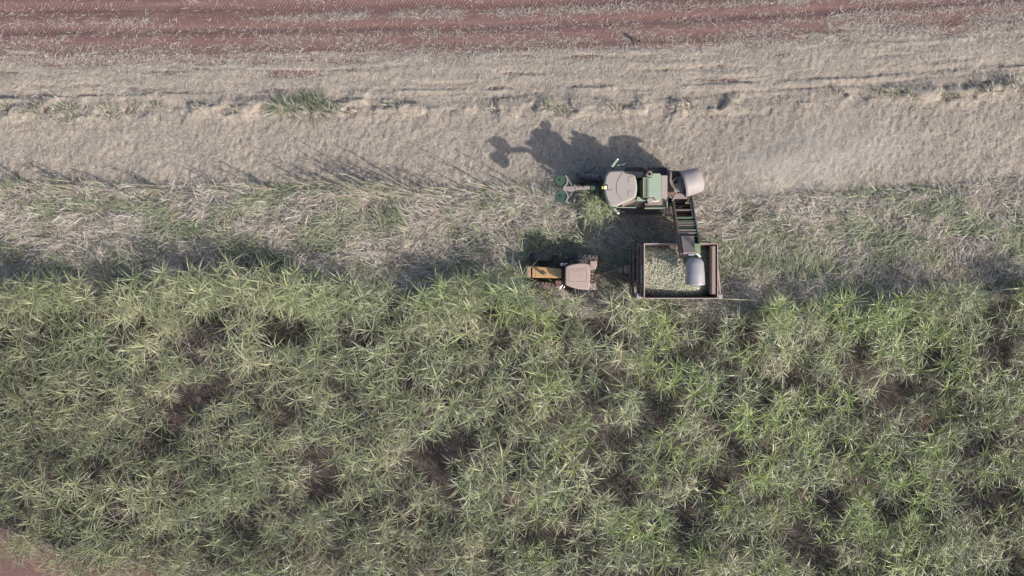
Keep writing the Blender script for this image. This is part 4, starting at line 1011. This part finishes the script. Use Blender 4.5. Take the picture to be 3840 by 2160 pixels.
# ---------------------------------------------------------------- green tufts along the old row
def tuft(px, py, r, n, hgt, green, label, seed):
    rs = np.random.RandomState(seed); p = W(px, py, 0)
    e = empty('grass_tuft', (p.x, p.y, base_z(p.x, p.y)))
    a = rs.uniform(0, 2 * PI, n); q = np.sqrt(rs.rand(n)) * r
    P = np.stack([q * np.cos(a) * 1.25, q * np.sin(a) * 0.6, np.zeros(n)], 1)
    col = np.where(rs.rand(n, 1) < green, GREEN[rs.randint(0, 5, n)] * rs.uniform(0.5, 0.95, (n, 1)), tan_cols(n, rs=rs))
    laz = np.where(rs.rand(n) < 0.6, 2.1 + rs.normal(0, 0.7, n), a)
    V, Q, C = blades(P, laz, rs.uniform(0.5, 1.3, n), rs.uniform(0.3, 1.2, n), hgt * rs.uniform(0.5, 1.15, n), rs.uniform(0.028, 0.045, n), col, 3, rs.uniform(-0.4, 0.4, n))
    obj_np('leaves', V, Q, C, M['leaf'], e)
    m_ = 5; pts_ = []
    for k in range(m_):
        b = rs.uniform(0, 2 * PI); qq = r * 0.5 * rs.rand()
        b0_ = np.array([qq * math.cos(b), qq * math.sin(b), 0]); l = hgt * rs.uniform(0.5, 0.9)
        pts_.append(tube_np([b0_, b0_ + np.array([rs.normal(-0.1, 0.2), rs.normal(0.1, 0.2), l])], 0.016, (0.34, 0.28, 0.2), 5))
    obj_np('stems', *merge(pts_), M['stalk'], e)
    tag(e, label, 'grass', 'green tufts along the old cane row')
TUFTS = [(1165, 408, 0.9, 260, 1.1, 0.9, 'largest green tuft in the straw, with upright blades'), (1075, 414, 0.75, 170, 0.8, 0.85, 'wide green tuft on the shaded side of the largest tuft'), (1250, 412, 0.5, 90, 0.5, 0.85, 'low rounded green tuft beside the largest tuft'),
         (1330, 425, 0.28, 36, 0.45, 0.6, 'small grey-green tuft next to a dark hollow in the straw'), (420, 430, 0.85, 150, 0.5, 0.65, 'pale spreading tuft on the old row'), (255, 425, 0.8, 130, 0.6, 0.7, 'green tuft with one long dry stalk'),
         (140, 420, 0.6, 85, 0.45, 0.55, 'faded tuft on the old row'), (40, 410, 0.5, 70, 0.5, 0.5, 'faded tuft on the old row'), (510, 395, 0.35, 40, 0.5, 0.6, 'faded tuft on the old row'), (590, 405, 0.4, 40, 0.45, 0.5, 'faded tuft on the old row'), (760, 410, 0.4, 32, 0.4, 0.5, 'faded tuft on the old row'),
         (900, 420, 0.35, 26, 0.35, 0.35, 'dry tuft on the old row'), (1470, 398, 0.35, 26, 0.35, 0.35, 'dry tuft on the old row'), (1840, 410, 0.4, 44, 0.5, 0.6, 'faded tuft on the old row'), (2060, 408, 0.55, 70, 0.5, 0.8, 'green tuft above the harvester shadow'), (2110, 425, 0.4, 36, 0.4, 0.6, 'faded tuft on the old row'),
         (2310, 420, 0.3, 30, 0.55, 0.4, 'dry tuft on the old row'), (2590, 405, 0.5, 46, 0.5, 0.35, 'dry tuft on the old row'), (2540, 408, 0.35, 30, 0.4, 0.3, 'dry tuft on the old row'), (3140, 350, 0.3, 30, 0.5, 0.4, 'dry tuft on the old row'), (3290, 358, 0.45, 46, 0.45, 0.6, 'faded tuft on the old row'), (3350, 352, 0.45, 60, 0.5, 0.75, 'green tuft beside two thin dry stalks'),
         (3410, 362, 0.4, 46, 0.5, 0.6, 'faded tuft on the old row'), (3540, 372, 0.4, 40, 0.5, 0.4, 'dry tuft on the old row'), (3600, 370, 0.4, 40, 0.5, 0.4, 'dry tuft on the old row'), (3700, 350, 0.4, 46, 0.7, 0.4, 'dry tuft on the old row'), (3790, 325, 0.5, 56, 0.75, 0.45, 'dry tuft on the old row'), (3830, 345, 0.4, 40, 0.6, 0.5, 'faded tuft on the old row')]
for i, (px, py, r, n, hg, g, lb) in enumerate(TUFTS): tuft(px, py, r, n, hg, g, lb, 400 + i)
e = empty('dry_stalk', W(262, 410, 0) + Vector((0, 0, 0.05)))
obj_np('stalk', *tube_np([(0, 0, 0), (-0.6, 0.55, 0.35), (-1.15, 1.15, 0.55)], [0.016, 0.013, 0.008], (0.52, 0.50, 0.38), 6), M['stalk'], e)
obj_np('blade', *blades(np.array([[-0.6, 0.55, 0.35]]), np.array([2.0]), np.array([0.4]), np.array([0.9]), np.array([0.5]), np.array([0.03]), np.array([[0.5, 0.47, 0.34]]), 3), M['straw'], e)
tag(e, 'long pale dry stalk slanting out of a green tuft', 'stalk')

p0 = W(2712, 1121, 2.0)
e = empty('stray_cane_leaf', p0)
obj_np('blade', *blades(np.array([[0, 0, 0.0]]), np.array([-0.04]), np.array([0.25]), np.array([0.5]), np.array([2.0]), np.array([0.06]), np.array([[0.40, 0.42, 0.24]]), 5), M['straw'], e)
obj_np('midrib', *tube_np([(0, 0, -0.02), (0.6, -0.02, 0.10), (1.1, -0.04, 0.14)], [0.012, 0.009, 0.004], (0.45, 0.45, 0.3), 5), M['stalk'], e)
tag(e, 'long pale cane leaf sticking out behind the wagon corner', 'leaf')
# ---------------------------------------------------------------- a dark bird low over the red soil
bp_ = W(2389, 152, 0.25); O = bp_
bd = empty('bird', bp_)
tag(bd, 'small dark bird with spread wings low over the red soil', 'bird')
M['bird'] = paint('dark_feathers', (0.035, 0.028, 0.028), 0.1, 0.8, contrast=0.1)
def bw(px, py, z): return W(px, py, 0.25 + z)
body = MB().tube([bw(2396, 148, 0.02), bw(2394, 151, 0.02), bw(2391, 155, 0.0), bw(2390, 161, 0.0), bw(2390, 168, 0), bw(2390, 172, 0)], [0.02, 0.05, 0.075, 0.06, 0.035, 0.03], 8)
for tipq in ([(2390, 156), (2381, 147), (2373, 140), (2365, 133)], [(2390, 155), (2396, 154), (2400, 152), (2402, 147)]):
    ws = (0.16, 0.20, 0.15, 0.03); b = len(body.v)
    for (px, py), w_, i in zip(tipq, ws, range(4)):
        c = bw(px, py, 0.05 + 0.04 * i); dd = Vector((-0.55, -0.8, 0)) if px < 2390 else Vector((0.2, -1, 0)); dd.normalize()
        body.v += [c + dd * w_ * 0.5 + Vector((0, 0, 0.012)), c - dd * w_ * 0.5 + Vector((0, 0, 0.012)), c - dd * w_ * 0.5 - Vector((0, 0, 0.012)), c + dd * w_ * 0.5 - Vector((0, 0, 0.012))]
    for i in range(3): body.f += [(b + 4 * i + q, b + 4 * i + (q + 1) % 4, b + 4 * i + 4 + (q + 1) % 4, b + 4 * i + 4 + q) for q in range(4)]
body.out('body', M['bird'], bd)
MB().tube([bw(2396, 148, 0.02), bw(2398, 146, 0.02)], [0.03, 0.008], 6).out('beak', M['bare'], bd)

# ---------------------------------------------------------------- dust blown from the extractor
dm = bpy.data.materials.new('dust'); dm.use_nodes = True; N = dm.node_tree.nodes; L = dm.node_tree.links
N.remove(N['Principled BSDF'])
pv = N.new('ShaderNodeVolumePrincipled'); pv.inputs['Color'].default_value = (0.985, 0.962, 0.93, 1); pv.inputs['Anisotropy'].default_value = 0.2
tc = N.new('ShaderNodeTexCoord')
ln = N.new('ShaderNodeVectorMath'); ln.operation = 'LENGTH'; L.new(tc.outputs['Object'], ln.inputs[0])
fo = N.new('ShaderNodeMapRange'); fo.interpolation_type = 'SMOOTHSTEP'; fo.inputs[1].default_value = 1.0; fo.inputs[2].default_value = 0.15; fo.inputs[3].default_value = 0; fo.inputs[4].default_value = 1
L.new(ln.outputs['Value'], fo.inputs[0])
nz = N.new('ShaderNodeTexNoise'); nz.inputs['Scale'].default_value = 1.7; nz.inputs['Detail'].default_value = 3; L.new(tc.outputs['Object'], nz.inputs['Vector'])
nr = N.new('ShaderNodeMapRange'); nr.inputs[1].default_value = 0.38; nr.inputs[2].default_value = 0.68; L.new(nz.outputs[0], nr.inputs[0])
mu = N.new('ShaderNodeMath'); mu.operation = 'MULTIPLY'; L.new(fo.outputs[0], mu.inputs[0]); L.new(nr.outputs[0], mu.inputs[1])
m2 = N.new('ShaderNodeMath'); m2.operation = 'MULTIPLY'; L.new(mu.outputs[0], m2.inputs[0]); m2.inputs[1].default_value = 0.25
L.new(m2.outputs[0], pv.inputs['Density'])
L.new(pv.outputs[0], N['Material Output'].inputs['Volume'])
n = 14; vs = []; fs = []
for i in range(n + 1):
    for j in range(2 * n):
        a = PI * i / n; b = PI * j / n; vs.append((math.sin(a) * math.cos(b), math.sin(a) * math.sin(b), math.cos(a)))
for i in range(n):
    for j in range(2 * n): fs.append((i * 2 * n + j, (i + 1) * 2 * n + j, (i + 1) * 2 * n + (j + 1) % (2 * n), i * 2 * n + (j + 1) % (2 * n)))
O = Vector((0, 0, 0))
du = add('dust_cloud', vs, fs, dm, None)
c = W(3030, 595, 1.4); du.location = c; du.scale = (9.0, 3.0, 1.6); du.rotation_euler = (0, 0, 0.22)
tag(du, 'thin pale dust drifting behind the harvester over the cut strip', 'dust', kind='stuff')
